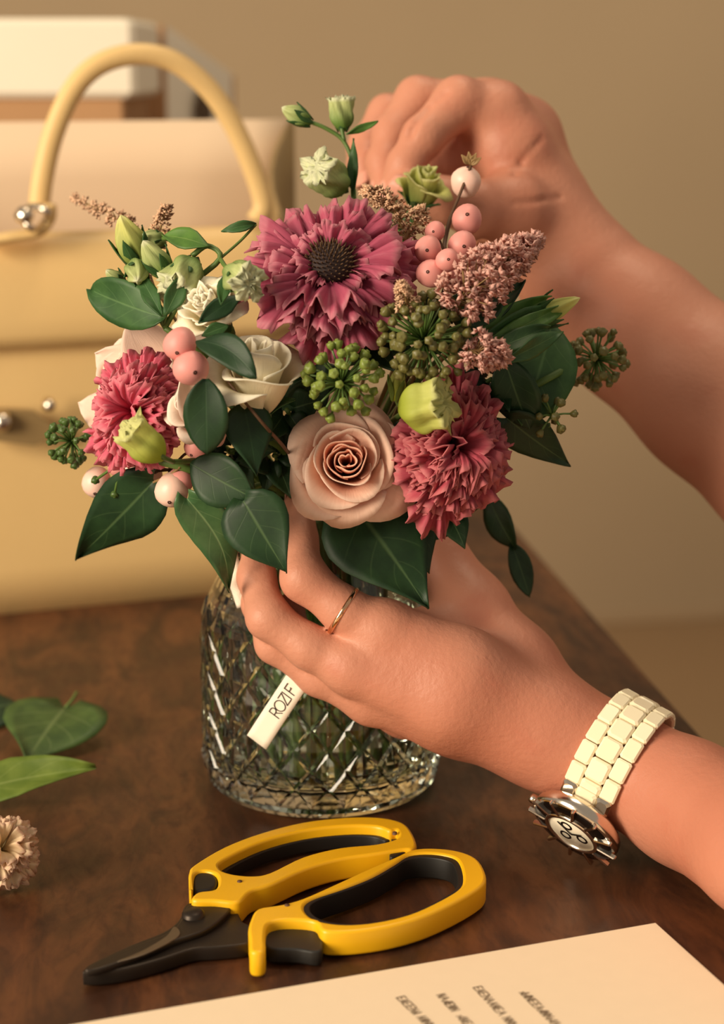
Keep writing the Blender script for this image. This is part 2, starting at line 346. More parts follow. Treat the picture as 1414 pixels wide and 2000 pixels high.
# ------------------------------------------------------------------ handbag and boxes behind
def handbag():
    p0, p1 = PT(0, 1200), PT(415, 1160); e = (p1-p0).normalized(); n = Vector((-e.y, e.x, 0))
    t = thing('handbag', 'large cream leather handbag with arched top handle behind the flowers', 'handbag', p0 + e*0.05)
    def B(px, py, c=0.0):
        r = ray(px, py); o = p0 + n*c; k = (o-CAM).dot(n)/r.dot(n); h = CAM + r*k - p0
        return h.dot(e), h.z
    def W(x, y, z): return p0 + e*x + n*y + Vector((0, 0, z))
    x0 = -0.10; xr = B(545, 430, 0.03)[0]; DP = 0.10
    zf = B(150, 458, 0.012)[1]; zb = B(250, 236, DP)[1]; zs = B(100, 674, 0.0)[1]
    def sheet(name, pts, th, mat, sub=0.004):
        # a rounded panel from four corners, with thickness towards n
        a, b, c, d = pts; nu, nv = 13, 9; V = []
        for side in (0, 1):
            for j in range(nv):
                for i in range(nu):
                    u, v = i/(nu-1), j/(nv-1)
                    p = (a*(1-u)+b*u)*(1-v) + (d*(1-u)+c*u)*v
                    puff = 0.006*math.sin(math.pi*u)**0.5*math.sin(math.pi*v)**0.5
                    V.append(p + n*(-puff if side == 0 else th))
        g = nu*nv; f = grid_faces(nu, nv) + [tuple(k+g for k in q[::-1]) for q in grid_faces(nu, nv)]
        rim = [i for i in range(nu)] + [j*nu+nu-1 for j in range(1, nv)] + [(nv-1)*nu+i for i in range(nu-2, -1, -1)] + [j*nu for j in range(nv-2, 0, -1)]
        for k in range(len(rim)):
            i, j = rim[k], rim[(k+1) % len(rim)]; f.append((j, i, i+g, j+g))
        return part(name, mesh(name, V, f), mat, t)
    sheet('front_panel', (W(x0, 0, 0), W(xr+0.012, 0, 0), W(xr-0.004, 0.012, zf), W(x0+0.01, 0.012, zf)), 0.004, MT['leather'])
    sheet('flap', (W(x0, -0.004, zs), W(xr+0.004, -0.004, zs), W(xr-0.006, 0.008, zf+0.002), W(x0+0.01, 0.008, zf+0.002)), 0.004, MT['leather'])
    sheet('back_panel', (W(x0, DP+0.02, 0), W(xr+0.034, DP+0.02, 0), W(xr+0.028, DP, zb), W(x0+0.01, DP, zb)), 0.005, MT['lining'])
    for xx, s in ((xr, 1), (x0, -1)):
        V = []
        for j in range(9):
            v = j/8
            for i in range(7):
                u = i/6; zz = v*(zf*(1-u)+zb*u)
                V.append(W(xx + (0.03*u if s > 0 else 0) + 0.008*(1-v) - s*0.012*math.sin(math.pi*u)*v, 0.012*v*(1-u) + (DP+0.02*(1-v))*u, zz))
        part('gusset', mesh('gusset', V, grid_faces(7, 9)), MT['strap'], t, solid=0.003)
    part('bag_base', mesh('bag_base', *box_data(Matrix.Translation(W((x0+xr)/2+0.006, (DP+0.02)/2, 0.004)) @ Matrix.Rotation(math.atan2(e.y, e.x), 4, 'Z'), xr-x0, DP+0.02, 0.006, 0.002)), MT['leather'], t, smooth=False)
    # handle
    hp = []
    for px, py in ((76, 408), (84, 345), (104, 262), (140, 180), (190, 128), (262, 106), (335, 118), (402, 168), (452, 238), (490, 320), (514, 398), (500, 432)):
        x, z = B(px, py, 0.01); hp.append(W(x, 0.01, z))
    hc = catmull(hp, 6); part('handle', tube('handle', hc, [m2(20, 1.06)]*len(hc), 12, 0.75, hint=n), MT['leather'], t)
    # the tab that takes the handle, curled round a ring
    tp = []
    for px, py in ((-30, 472), (30, 462), (75, 452), (97, 425), (98, 398)):
        x, z = B(px, py, -0.006); tp.append(W(x, -0.006, z))
    tc = catmull(tp, 6); part('handle_tab', tube('handle_tab', tc, [m2(11, 1.05)]*len(tc), 10, 2.2, hint=n), MT['leather'], t)
    rp = []
    for k in range(17):
        th = 2*math.pi*k/16; x, z = B(66 + 24*math.cos(th), 424 + 22*math.sin(th), -0.004); rp.append(W(x, -0.012+0.006*math.sin(th*2), z))
    part('handle_ring', tube('handle_ring', rp, [m2(7, 1.05)]*17, 8), MT['metal'], t)
    x, z = B(46, 420, -0.012); part('rivet', mesh('rivet', *revolve([(0.0001, 0.006), (0.0035, 0.005), (0.005, 0.002), (0.005, -0.004)], 14)), MT['metal'], t, frame(W(x, -0.014, z), -n))
    # turn-lock strap across the front
    q = [B(-40, 790), B(60, 795), (B(112, 838)), B(60, 862), B(-40, 848)]
    V = [W(x, -0.014, z) for x, z in q] + [W(x, -0.007, z) for x, z in q]
    f = [tuple(range(5)), tuple(range(9, 4, -1))] + [(i, i+5, (i+1) % 5+5, (i+1) % 5) for i in range(5)]
    part('closure_strap', mesh('closure_strap', V, f), MT['strap'], t, smooth=False)
    for px, py, r in ((95, 790, 0.0038), (2, 822, 0.006)):
        x, z = B(px, py, -0.014); part('stud', mesh('stud', *revolve([(0.0001, 1.0*r), (0.6*r, 0.85*r), (r, 0.2*r), (r, -1.6*r)], 16)), MT['metal'], t, frame(W(x, -0.016, z), -n))
handbag()

def boxes():
    # kraft box with a white lid; its front stands behind the bag
    y = PT(130, 930).y
    def pz(px, py):
        r = ray(px, py); k = (y-CAM.y)/r.y; h = CAM + r*k; return h.x, h.z
    xr, zt = pz(262, 36); _, zl = pz(100, 192)
    t = thing('gift_box', 'kraft box with a deep white lid behind the handbag', 'box', (xr-0.11, y+0.08, 0))
    M = Matrix.Translation((xr-0.11, y+0.08, 0))
    part('box_body', mesh('box_body', *box_data(Matrix.Translation((0, 0, (zl+0.01)/2)), 0.20, 0.15, zl+0.01, 0.002)), MT['kraft'], t, M, smooth=False)
    part('lid', mesh('lid', *box_data(Matrix.Translation((0, 0, (zt+zl)/2)), 0.22, 0.165, zt-zl, 0.004)), MT['white_card'], t, M, smooth=False)
    # carton with a white side, turned so that its edge points at the camera
    y2 = y+0.19
    def pz2(px, py):
        r = ray(px, py); k = (y2-CAM.y)/r.y; h = CAM + r*k; return h
    c = pz2(322, 48); zt = c.z
    t = thing('carton', 'brown carton with a white slanted side panel beside the lidded box', 'box', (c.x, c.y+0.05, 0))
    ex = Vector((-0.97, 0.22, 0)).normalized(); ey = Vector((0.62, 0.78, 0)).normalized()
    def gable(name, a, d, L, za, zb_, mat, th=0.003):               # board whose top edge slopes from za to zb_
        nn = Vector((-d.y, d.x, 0)); b = Bag()
        V = [a + nn*s*th + d*L*u + Vector((0, 0, z)) for s in (0, 1) for u, zz in ((0, za), (1, zb_)) for z in (0, zz)]
        b.add(V, [(0, 2, 3, 1), (4, 5, 7, 6), (0, 1, 5, 4), (2, 6, 7, 3), (1, 3, 7, 5), (0, 4, 6, 2)]); return part(name, b.mesh(name), mat, t, smooth=False)
    a = Vector((c.x, c.y, 0))
    gable('front_board', a, ex, 0.22, zt, zt-0.06, MT['kraft'])
    sb = gable('side_board', a, ey, 0.085, zt, zt-0.042, MT['white_card'])
    gable('back_board', a+ey*0.085, ex, 0.22, zt-0.042, zt-0.07, MT['kraft'])
    gable('end_board', a+ex*0.22, ey, 0.085, zt-0.06, zt-0.07, MT['kraft'])
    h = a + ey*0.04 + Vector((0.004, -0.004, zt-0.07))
    part('slot_stand_in', mesh('slot_stand_in', *box_data(Matrix.Translation(h) @ Matrix.Rotation(math.atan2(ey.y, ey.x), 4, 'Z'), 0.02, 0.003, 0.03, 0.001)), MT['slot_dark'], sb, smooth=False)  # solid dark block; its colour stands in for the dark inside an opening
boxes()

# ------------------------------------------------------------------ glass jar, water
JX, JY = -0.0177, 0.0
JR, ZSH, ZNECK, RN = 0.0520, 0.086, 0.128, 0.041
def glass_jar():
    o = thing('jar', 'round clear glass jar pressed with a diamond pattern, holding the bouquet', 'jar', (JX, JY, 0))
    NA, rows = 23, 9; z0, z1 = 0.006, ZSH
    V, Fc = [], []
    def vert(th, r, z): V.append((r*math.cos(th), r*math.sin(th), z)); return len(V)-1
    rowh = (z1-z0)/rows
    def rad(z):                                                  # gently rounded at both ends
        t = (z-z0)/(z1-z0); return JR*(1 - 0.05*max(0, (t-0.72)/0.28)**2 - 0.02*max(0, (0.1-t)/0.1)**2)
    nodes, ctr = {}, {}; n2 = 2*NA
    for j in range(rows+1):
        for i in range(n2):
            z = z0+rowh*j
            if (i+j) % 2 == 0: nodes[i, j] = vert(math.pi*i/NA, rad(z), z)
            elif j in (0, rows): ctr[i, j] = vert(math.pi*i/NA, rad(z), z)
    for j in range(rows+1):                                      # each diamond stands proud of the grooves round it
        for i in range(n2):
            if (i+j) % 2 == 0: continue
            if j in (0, rows):
                jj = 1 if j == 0 else rows-1
                t3 = (nodes[(i-1) % n2, j], ctr[i, j], nodes[i, jj]); t4 = (ctr[i, j], nodes[(i+1) % n2, j], nodes[i, jj])
                Fc += [t3, t4] if j == 0 else [t3[::-1], t4[::-1]]
                continue
            z = z0+rowh*j; q = 0.76
            cor = [nodes[(i-1) % n2, j], nodes[i, j-1], nodes[(i+1) % n2, j], nodes[i, j+1]]
            ins = []
            for di, dj in ((-q, 0), (0, -q), (q, 0), (0, q)):
                zz = z+rowh*dj; ins.append(vert(math.pi*(i+di)/NA, rad(zz)+0.0011, zz))
            cc = vert(math.pi*i/NA, rad(z)+0.0019, z)
            for k in range(4):
                k2 = (k+1) % 4; Fc += [(cor[k], cor[k2], ins[k2], ins[k]), (ins[k], ins[k2], cc)]
    bot = [nodes.get((i, 0), ctr.get((i, 0))) for i in range(n2)]; top = [nodes.get((i, rows), ctr.get((i, rows))) for i in range(n2)]
    def ringv(r, z): return [vert(math.pi*i/NA, r, z) for i in range(n2)]
    def bridge(a, b):
        for i in range(n2): Fc.append((a[i], a[(i+1) % n2], b[(i+1) % n2], b[i]))
    prev = top
    for r, z in ((0.0455, 0.094), (0.0425, 0.100), (RN, 0.106), (RN, 0.120), (RN+0.0015, 0.123), (RN+0.002, ZNECK-0.002), (RN, ZNECK), (RN-0.002, ZNECK-0.001), (RN-0.003, 0.120), (RN-0.0035, 0.106), (0.040, 0.098), (0.0435, 0.090), (0.0465, 0.078), (0.0475, 0.045), (0.047, 0.020), (0.044, 0.013), (0.036, 0.010), (0.012, 0.009)):
        r_ = ringv(r, z); bridge(prev, r_); prev = r_
    c = vert(0, 0.0, 0.009); V[c] = (0, 0, 0.009)
    for i in range(n2): Fc.append((prev[i], prev[(i+1) % n2], c))
    prev = bot
    for r, z in ((0.0512, 0.004), (0.049, 0.0015), (0.045, 0.0), (0.040, 0.0002), (0.037, 0.002), (0.012, 0.003)):
        r_ = ringv(r, z)
        for i in range(n2): Fc.append((prev[(i+1) % n2], prev[i], r_[i], r_[(i+1) % n2]))
        prev = r_
    c = vert(0, 0.0, 0.003); V[c] = (0, 0, 0.003)
    for i in range(n2): Fc.append((prev[(i+1) % n2], prev[i], c))
    part('glass_body', mesh('glass_body', V, Fc), MT['glass'], o, Matrix.Translation((JX, JY, 0)), smooth=False)
    # water: fills the inside, its skin reaching slightly into the glass
    prof = [(0.0001, 0.0088), (0.0362, 0.0098), (0.0442, 0.0128), (0.0472, 0.020), (0.0477, 0.045), (0.0467, 0.078), (0.046, 0.080), (0.0001, 0.080)]
    v, f = revolve(prof, 48)
    w_ = part('water', mesh('water', v, f), MT['water'], None, Matrix.Translation((JX, JY, 0)))
    tag(w_, 'clear water standing around the stems inside the glass jar', 'water')
glass_jar()
NECK = Vector((JX, JY, 0.118))

# ------------------------------------------------------------------ the hands (signed-distance bodies, meshed as one surface)
def seg_sdf(X, Y, Z, a, b, ra, rb):
    a = np.array(a, np.float32); b = np.array(b, np.float32); ba = b-a; L = float(ba @ ba) + 1e-12
    px, py, pz = X-a[0], Y-a[1], Z-a[2]
    h = np.clip((px*ba[0]+py*ba[1]+pz*ba[2])/L, 0, 1)
    dx, dy, dz = px-h*ba[0], py-h*ba[1], pz-h*ba[2]
    hs = h*h*(3-2*h)*0.5 + h*0.5
    return np.sqrt(dx*dx+dy*dy+dz*dz) - (ra+(rb-ra)*hs)
def smin(a, b, k):
    h = np.clip(0.5+0.5*(b-a)/k, 0, 1); return b+(a-b)*h - k*h*(1-h)
def chain(G, pts, k):
    d = None
    for (a, ra), (b, rb) in zip(pts[:-1], pts[1:]):
        s = seg_sdf(*G, a, b, ra, rb); d = s if d is None else smin(d, s, k)
    return d
def surface_nets(d, org, h):
    nx, ny, nz = d.shape; ins = d < 0
    c = [(i, j, k) for i in (0, 1) for j in (0, 1) for k in (0, 1)]
    def sl(a, i, j, k): return a[i:nx-1+i, j:ny-1+j, k:nz-1+k]
    cnt = sum(sl(ins, *q).astype(np.int8) for q in c); act = (cnt > 0) & (cnt < 8)
    ix = np.argwhere(act); idm = -np.ones(act.shape, np.int64); idm[act] = np.arange(len(ix))
    acc = np.zeros((len(ix), 3)); num = np.zeros(len(ix))
    vals = {q: d[ix[:, 0]+q[0], ix[:, 1]+q[1], ix[:, 2]+q[2]] for q in c}
    for a in c:
        for ax in range(3):
            if a[ax] == 0:
                b = list(a); b[ax] = 1; b = tuple(b); va, vb = vals[a], vals[b]; m = (va < 0) != (vb < 0)
                t = np.where(m, va/(va-vb+1e-20), 0); p = np.tile(np.array(a, float), (len(ix), 1)); p[:, ax] += t
                acc[m] += p[m]; num[m] += 1
    V = (ix + acc/num[:, None])*h + org
    Q = []
    for ax in range(3):
        s0 = [slice(1, nx-1), slice(1, ny-1), slice(1, nz-1)]; s0[ax] = slice(0, d.shape[ax]-1)
        s1 = list(s0); s1[ax] = slice(1, d.shape[ax])
        a, b = ins[tuple(s0)], ins[tuple(s1)]; e = np.argwhere(a != b); flip = a[tuple(e.T)]
        off = np.array([s.start for s in s0]); e = e+off
        o1, o2 = (ax+1) % 3, (ax+2) % 3
        d1 = np.zeros(3, int); d1[o1] = 1; d2 = np.zeros(3, int); d2[o2] = 1
        q = [idm[tuple((e-x).T)] for x in (0*d1, d1, d1+d2, d2)]
        q = np.stack(q, 1); q[flip] = q[flip][:, ::-1]; Q.append(q[:, ::-1])
    return V, np.concatenate(Q)
def body_mesh(name, build, pts_all, h=0.0012, pad=0.012):
    P_ = np.array([list(p)+[r] for p, r in pts_all]); lo = (P_[:, :3]-P_[:, 3:]).min(0)-pad; hi = (P_[:, :3]+P_[:, 3:]).max(0)+pad
    ax = [np.arange(lo[i], hi[i], h, dtype=np.float32) for i in range(3)]
    G = np.meshgrid(*ax, indexing='ij', sparse=True)
    d = build(G); V, Q = surface_nets(d, lo, h)
    return mesh(name, V, Q)
def J(px, py, d, rpx): return (P(px, py, d), m2(rpx, d))

# the near hand: its back to the camera, fingers round the neck of the jar, thumb behind the leaf
NEAR = dict(
    arm=[J(1700, 1775, .596, 146), J(1500, 1660, .652, 134), J(1340, 1568, .699, 117), J(1204, 1494, .715, 99), J(1080, 1434, .719, 92)],
    arm2=[J(1700, 1772, .614, 132), J(1500, 1657, .668, 122), J(1340, 1562, .714, 111), J(1204, 1490, .722, 101), J(1080, 1428, .732, 92)],
    mc1=[J(1065, 1412, .720, 86), J(900, 1320, .713, 92), J(752, 1238, .712, 66)],
    mc2=[J(1065, 1432, .720, 86), J(880, 1365, .711, 84), J(690, 1300, .711, 58)],
    mc3=[J(1065, 1442, .724, 84), J(880, 1388, .722, 80), J(728, 1362, .722, 54)],
    mc4=[J(1065, 1446, .730, 84), J(900, 1398, .736, 78), J(790, 1390, .738, 50)],
    mct=[J(1070, 1405, .728, 86), J(1000, 1310, .738, 92), J(915, 1192, .748, 74), J(866, 1100, .755, 50)],
    web=[J(770, 1245, .722, 52), J(860, 1232, .735, 50), J(920, 1215, .745, 62)],
    index=[J(752, 1236, .712, 62), J(672, 1192, .709, 43), J(594, 1130, .710, 43), J(582, 1058, .722, 36), J(586, 985, .731, 30)],
    middle=[J(690, 1302, .712, 56), J(604, 1264, .711, 41), J(524, 1206, .712, 40), J(501, 1128, .724, 35), J(505, 1055, .733, 30)],
    ring=[J(728, 1362, .722, 52), J(622, 1320, .721, 37), J(536, 1258, .721, 34), J(508, 1180, .730, 33), J(508, 1110, .735, 28)],
    pinky=[J(790, 1390, .738, 48), J(690, 1358, .734, 33), J(610, 1305, .730, 31), J(575, 1240, .728, 28), J(570, 1180, .728, 25)],
    thumb=[J(915, 1192, .748, 72), J(868, 1105, .755, 48), J(846, 1050, .757, 42), J(834, 985, .756, 34)])
FARH = dict(
    arm=[J(1760, 1060, .800, 180), J(1560, 910, .812, 170), J(1400, 775, .822, 158), J(1240, 642, .834, 140), J(1125, 528, .842, 114), J(1058, 425, .845, 92)],
    mc1=[J(1050, 405, .838, 88), J(1000, 295, .833, 80), J(968, 228, .830, 68)],
    mc2=[J(1050, 395, .850, 88), J(1012, 272, .852, 82), J(955, 218, .850, 62)],
    mc3=[J(1055, 395, .862, 90), J(1010, 270, .868, 80), J(940, 228, .868, 60)],
    mc4=[J(1055, 400, .872, 86), J(990, 285, .884, 74), J(910, 245, .886, 52)],
    web=[J(1000, 325, .842, 66), J(900, 305, .846, 52), J(836, 325, .840, 40)],
    thenar=[J(1065, 440, .838, 84), J(1000, 412, .818, 70), J(940, 412, .806, 54)],
    index=[J(968, 228, .830, 68), J(896, 200, .820, 48), J(826, 268, .812, 39), J(792, 322, .810, 34), J(768, 372, .810, 29)],
    middle=[J(955, 218, .850, 60), J(816, 194, .842, 42), J(764, 262, .834, 34), J(748, 318, .828, 31), J(752, 366, .822, 28)],
    ring=[J(940, 228, .868, 58), J(756, 222, .862, 35), J(714, 280, .853, 30), J(712, 318, .846, 30), J(716, 352, .842, 26)],
    pinky=[J(910, 245, .886, 50), J(742, 250, .880, 31), J(708, 292, .872, 27), J(704, 322, .866, 24), J(712, 350, .862, 22)],
    thumb=[J(1000, 416, .818, 68), J(930, 408, .806, 50), J(872, 392, .800, 42), J(826, 378, .798, 36), J(792, 366, .800, 28)],
    creases=[([(868, 178), (838, 206), (812, 236), (800, 262)], .0022, .0009), ([(1062, 268), (1040, 292), (1018, 318), (1004, 340)], .0014, .0003), ([(1094, 384), (1050, 392), (1005, 396)], .0016, .0004), ([(1030, 300), (1004, 326)], .0014, .0004)])
def carve(d, G, creases):
    """press fine skin folds into the surface: each is a line of points seen from the front"""
    lo = np.array([float(g.ravel()[0]) for g in G]); h = float(G[0].ravel()[1]-G[0].ravel()[0]); out = d
    for pts, w_, dp in creases:
        sp = []
        for px, py in pts:
            r = ray(px, py)
            for dep in np.arange(0.64, 0.92, 0.0006):
                q = np.round((np.array(CAM + r*float(dep))-lo)/h).astype(int)
                if (q < 0).any() or (q >= d.shape).any(): continue
                if d[tuple(q)] < 0: sp.append(P(px, py, float(dep)-w_+dp)); break
        for a, b in zip(sp[:-1], sp[1:]):
            if (a-b).length > 0.03: continue
            s = -seg_sdf(*G, a, b, w_, w_); k = 0.0012
            hh = np.clip(0.5-0.5*(s-out)/k, 0, 1); out = s+(out-s)*hh + k*hh*(1-hh)
    return out
def hand_builder(H, thumbk):
    def build(G):
        arm = None
        for k in ('arm', 'arm2'):
            if k in H:
                c = chain(G, H[k], 0.008); arm = c if arm is None else smin(arm, c, 0.006)
        palm = None
        for k in ('mc1', 'mc2', 'mc3', 'mc4', 'mct', 'thenar', 'web'):
            if k in H:
                c = chain(G, H[k], 0.006); palm = c if palm is None else smin(palm, c, 0.007)
        fingers = None
        for k in ('index', 'middle', 'ring', 'pinky'):
            c = chain(G, H[k], 0.0045)
            if len(H[k]) > 2:                                    # knuckle swell
                p, r = H[k][2]; c = smin(c, seg_sdf(*G, p, p+Vector((1e-4, 0, 0)), r*0.9, r*0.9), 0.003)
            fingers = c if fingers is None else smin(fingers, c, 0.0009)
        th = chain(G, H['thumb'], 0.006)
        d = smin(arm, palm, 0.014); d = smin(d, fingers, 0.0042); d = smin(d, th, thumbk)
        return carve(d, G, H.get('creases', ()))
    return build
def person():
    allp = lambda H: [q for k, c in H.items() if k != 'creases' for q in c]
    t = thing('person', 'person reaching in with two bare arms to arrange the bouquet', 'person', P(1700, 1790, .640))
    h1 = part('arm_and_hand', body_mesh('arm_and_hand', hand_builder(NEAR, 0.006), allp(NEAR)), MT['skin'], t, label='bare forearm and hand clasping the jar, wearing ring and watch')
    h2 = part('arm_and_hand', body_mesh('arm_and_hand', hand_builder(FARH, 0.005), allp(FARH)), MT['skin'], t, label='bare forearm and hand pinching a stem above the bouquet')
    # fingernails on the outer side of each fingertip
    for H, hm, names in ((NEAR, h1, ('index', 'middle', 'ring', 'thumb')), (FARH, h2, ('index', 'middle', 'ring', 'thumb'))):
        for nm in names:
            (a, ra), (b, rb) = H[nm][-2], H[nm][-1]; ax = (b-a).normalized()
            mid = H[nm][1][0]; out = (b - mid); out = (out - ax*out.dot(ax))
            # nails sit on the convex (outer) side of the bend
            c = H[nm][-3][0]; bend = ((a+b)/2 - (c+b)/2); bend -= ax*bend.dot(ax)
            nrm = bend.normalized() if bend.length > 1e-5 else TO
            V = []
            for j in range(7):
                for i in range(7):
                    u, v = i/3-1, j/6; th = u*0.85; r = rb*1.03
                    s = math.sqrt(max(0, 1-(abs(v-0.5)*2)**4))
                    V.append((r*math.sin(th*s), (v-0.35)*rb*1.5, r*math.cos(th*s)-0.0003))
            x = ax.cross(nrm); M = Matrix((x, ax, nrm)).transposed().to_4x4()
            part('fingernail', mesh('fingernail', V, grid_faces(7, 7)), MT['nail'], hm, Matrix.Translation(b) @ M, solid=0.0004)
person()

def finger_ring():
    (a, ra), (b, rb) = NEAR['index'][1], NEAR['index'][2]
    k0 = NEAR['index'][0][0]; c = P(670, 1193, .7095); ax = (P(610, 1152, .712) - P(735, 1232, .711)).normalized()
    rr = m2(48, .71)
    pts = []
    M = frame(c, ax, TO); prof = [(0.0, -0.0011), (0.0009, -0.0008), (0.0011, 0), (0.0009, 0.0008), (0, 0.0011), (-0.0004, 0)]
    V = []; n = 48
    for i in range(n):
        th = 2*math.pi*i/n
        for dr, dz in prof: V.append(((rr+dr)*math.cos(th), (rr+dr)*math.sin(th), dz))
    f = []
    for i in range(n):
        for k in range(6): f.append((i*6+k, ((i+1) % n)*6+k, ((i+1) % n)*6+(k+1) % 6, i*6+(k+1) % 6))
    o = part('finger_ring', mesh('finger_ring', V, f), MT['gold'], None, M)
    tag(o, 'thin shiny gold band worn on the index finger of the hand at the jar', 'ring')
finger_ring()

def bracelet():
    c = P(1240, 642, .834); ax = (P(1400, 762, .822) - P(1140, 520, .842)).normalized(); rr = m2(141.5, .834)
    M = frame(c, ax, UP); V = []; n = 90; k = 5; fl = []
    b = Bag(); link_ = revolve([(0.0001, -0.0009), (0.0007, -0.0004), (0.0007, 0.0004), (0.0001, 0.0009)], 5)
    for i in range(n):
        th = 2*math.pi*i/n; p = Vector((rr*math.cos(th), rr*math.sin(th), 0.003*math.sin(th*1.0+0.4)))
        tM = Matrix.Translation(p) @ Matrix.Rotation(th, 4, 'Z') @ Matrix.Rotation(math.pi/2, 4, 'X') @ Matrix.Diagonal((1, 1, 3.2, 1))
        b.add([tM @ Vector(v) for v in link_[0]], link_[1])
    o = part('bracelet', b.mesh('bracelet'), MT['stem_tan'], None, M)
    tag(o, 'very thin beaded bracelet around the forearm behind the bouquet', 'bracelet')
bracelet()

def wrist_watch():
    c = P(1204, 1494, .718); ax = (P(1340, 1575, .700) - P(1080, 1430, .722)).normalized()   # up the arm
    n1 = TO - ax*TO.dot(ax); n1.normalize(); n2 = ax.cross(n1); 
    if n2.dot(UP) < 0: n2 = -n2
    R0 = m2(131, .71)
    def at(th, r, s): return c + n1*(r*math.cos(th)) + n2*(r*math.sin(th)) + ax*s
    thc = math.radians(-62)
    t = thing('wrist_watch', 'wrist watch with white ceramic link bracelet and notched silver bezel', 'watch', at(thc, R0, 0))
    def basis(th): 
        r = n1*math.cos(th)+n2*math.sin(th); tg = -n1*math.sin(th)+n2*math.cos(th); return r, tg
    # links: rows all round except under the case
    wid, lenr = 0.0068, 0.0088; step = lenr*0.985/R0
    cm = mesh('link', *box_data(Matrix.Identity(4), wid*1.25, lenr, 0.0032, 0.0009))
    sm_ = mesh('link', *box_data(Matrix.Identity(4), wid*0.95, lenr, 0.0024, 0.0007))
    th = thc + 0.62; k = 0
    while th < thc + 2*math.pi - 0.60:
        for s, me_, dt in ((0, cm, 0), (-1, sm_, step*0.45), (1, sm_, step*0.45)):
            r, tg = basis(th+dt); M = Matrix((ax, tg, r)).transposed().to_4x4()
            mm = MT['ceramic']
            part('link', me_, mm, t, Matrix.Translation(at(th+dt, R0+0.0012, s*(wid*1.12))) @ M, smooth=False)
        th += step; k += 1
    # case
    r, tg = basis(thc); M = Matrix.Translation(at(thc, R0+0.0010, 0)) @ Matrix((ax, tg, r)).transposed().to_4x4()
    CR = 0.0185
    part('case', mesh('case', *revolve([(0.0001, -0.001), (CR*0.86, -0.001), (CR, 0.0015), (CR*1.02, 0.004), (CR, 0.0062), (CR*0.9, 0.0068), (0.0001, 0.0068)], 48)), MT['metal'], t, M)
    part('bezel', mesh('bezel', *revolve([(CR*0.58, 0.0066), (CR*0.62, 0.0078), (CR*0.90, 0.0072), (CR*0.98, 0.0060)], 48)), MT['blackgloss'], t, M)
    part('inner_rim', mesh('inner_rim', *revolve([(CR*0.56, 0.0068), (CR*0.565, 0.0084), (CR*0.63, 0.0084), (CR*0.65, 0.0068)], 48)), MT['metal'], t, M)
    bm = mesh('bezel_bar', *box_data(Matrix.Identity(4), CR*0.46, 0.0014, 0.0022, 0.0004))
    for i in range(12):
        a = 2*math.pi*i/12; part('bezel_bar', bm, MT['metal'], t, M @ Matrix.Rotation(a, 4, 'Z') @ Matrix.Translation((CR*0.84, 0, 0.0074)), smooth=False)
    dl = part('dial', mesh('dial', *revolve([(0.0001, 0.0076), (CR*0.57, 0.0076), (CR*0.57, 0.0068)], 40)), MT['dial'], t, M)
    for sx, sy in ((0.26, 0), (-0.13, 0.22), (-0.13, -0.22)):
        part('subdial', mesh('subdial', *revolve([(CR*0.09, 0.00765), (CR*0.10, 0.0079), (CR*0.13, 0.0079), (CR*0.14, 0.00765)], 20)), MT['blackgloss'], dl, M @ Matrix.Translation((CR*sx, CR*sy, 0)))
    for a, L, w_ in ((0.7, 0.30, 0.0007), (2.5, 0.42, 0.0005)):
        part('watch_hand', mesh('watch_hand', *box_data(Matrix.Translation((CR*L/2, 0, 0.0081)), CR*L, w_, 0.0003)), MT['blackgloss'], dl, M @ Matrix.Rotation(a, 4, 'Z'), smooth=False)
    part('crown', mesh('crown', *revolve([(0.0001, 0.0032), (0.0016, 0.003), (0.002, 0.0022), (0.002, 0), (0.0001, 0)], 14)), MT['metal'], t, M @ Matrix.Translation((-CR*1.0, 0, 0.003)) @ Matrix.Rotation(-math.pi/2, 4, 'Y'))
    lug = mesh('lug', *box_data(Matrix.Identity(4), 0.0062, 0.0075, 0.0036, 0.001))
    for s in (-1, 1):
        for sg in (-1, 1):
            thl = thc + sg*0.52; r, tg = basis(thl)
            part('lug', lug, MT['metal'], t, Matrix.Translation(at(thl, R0+0.0022, s*wid*1.08)) @ Matrix((ax, tg, r)).transposed().to_4x4(), smooth=False)
    for sg in (-1, 1):
        thl = thc + sg*0.50; r, tg = basis(thl)
        part('link', cm, MT['ceramic'], t, Matrix.Translation(at(thl, R0+0.0024, 0)) @ Matrix((ax, tg, r)).transposed().to_4x4(), smooth=False)
wrist_watch()

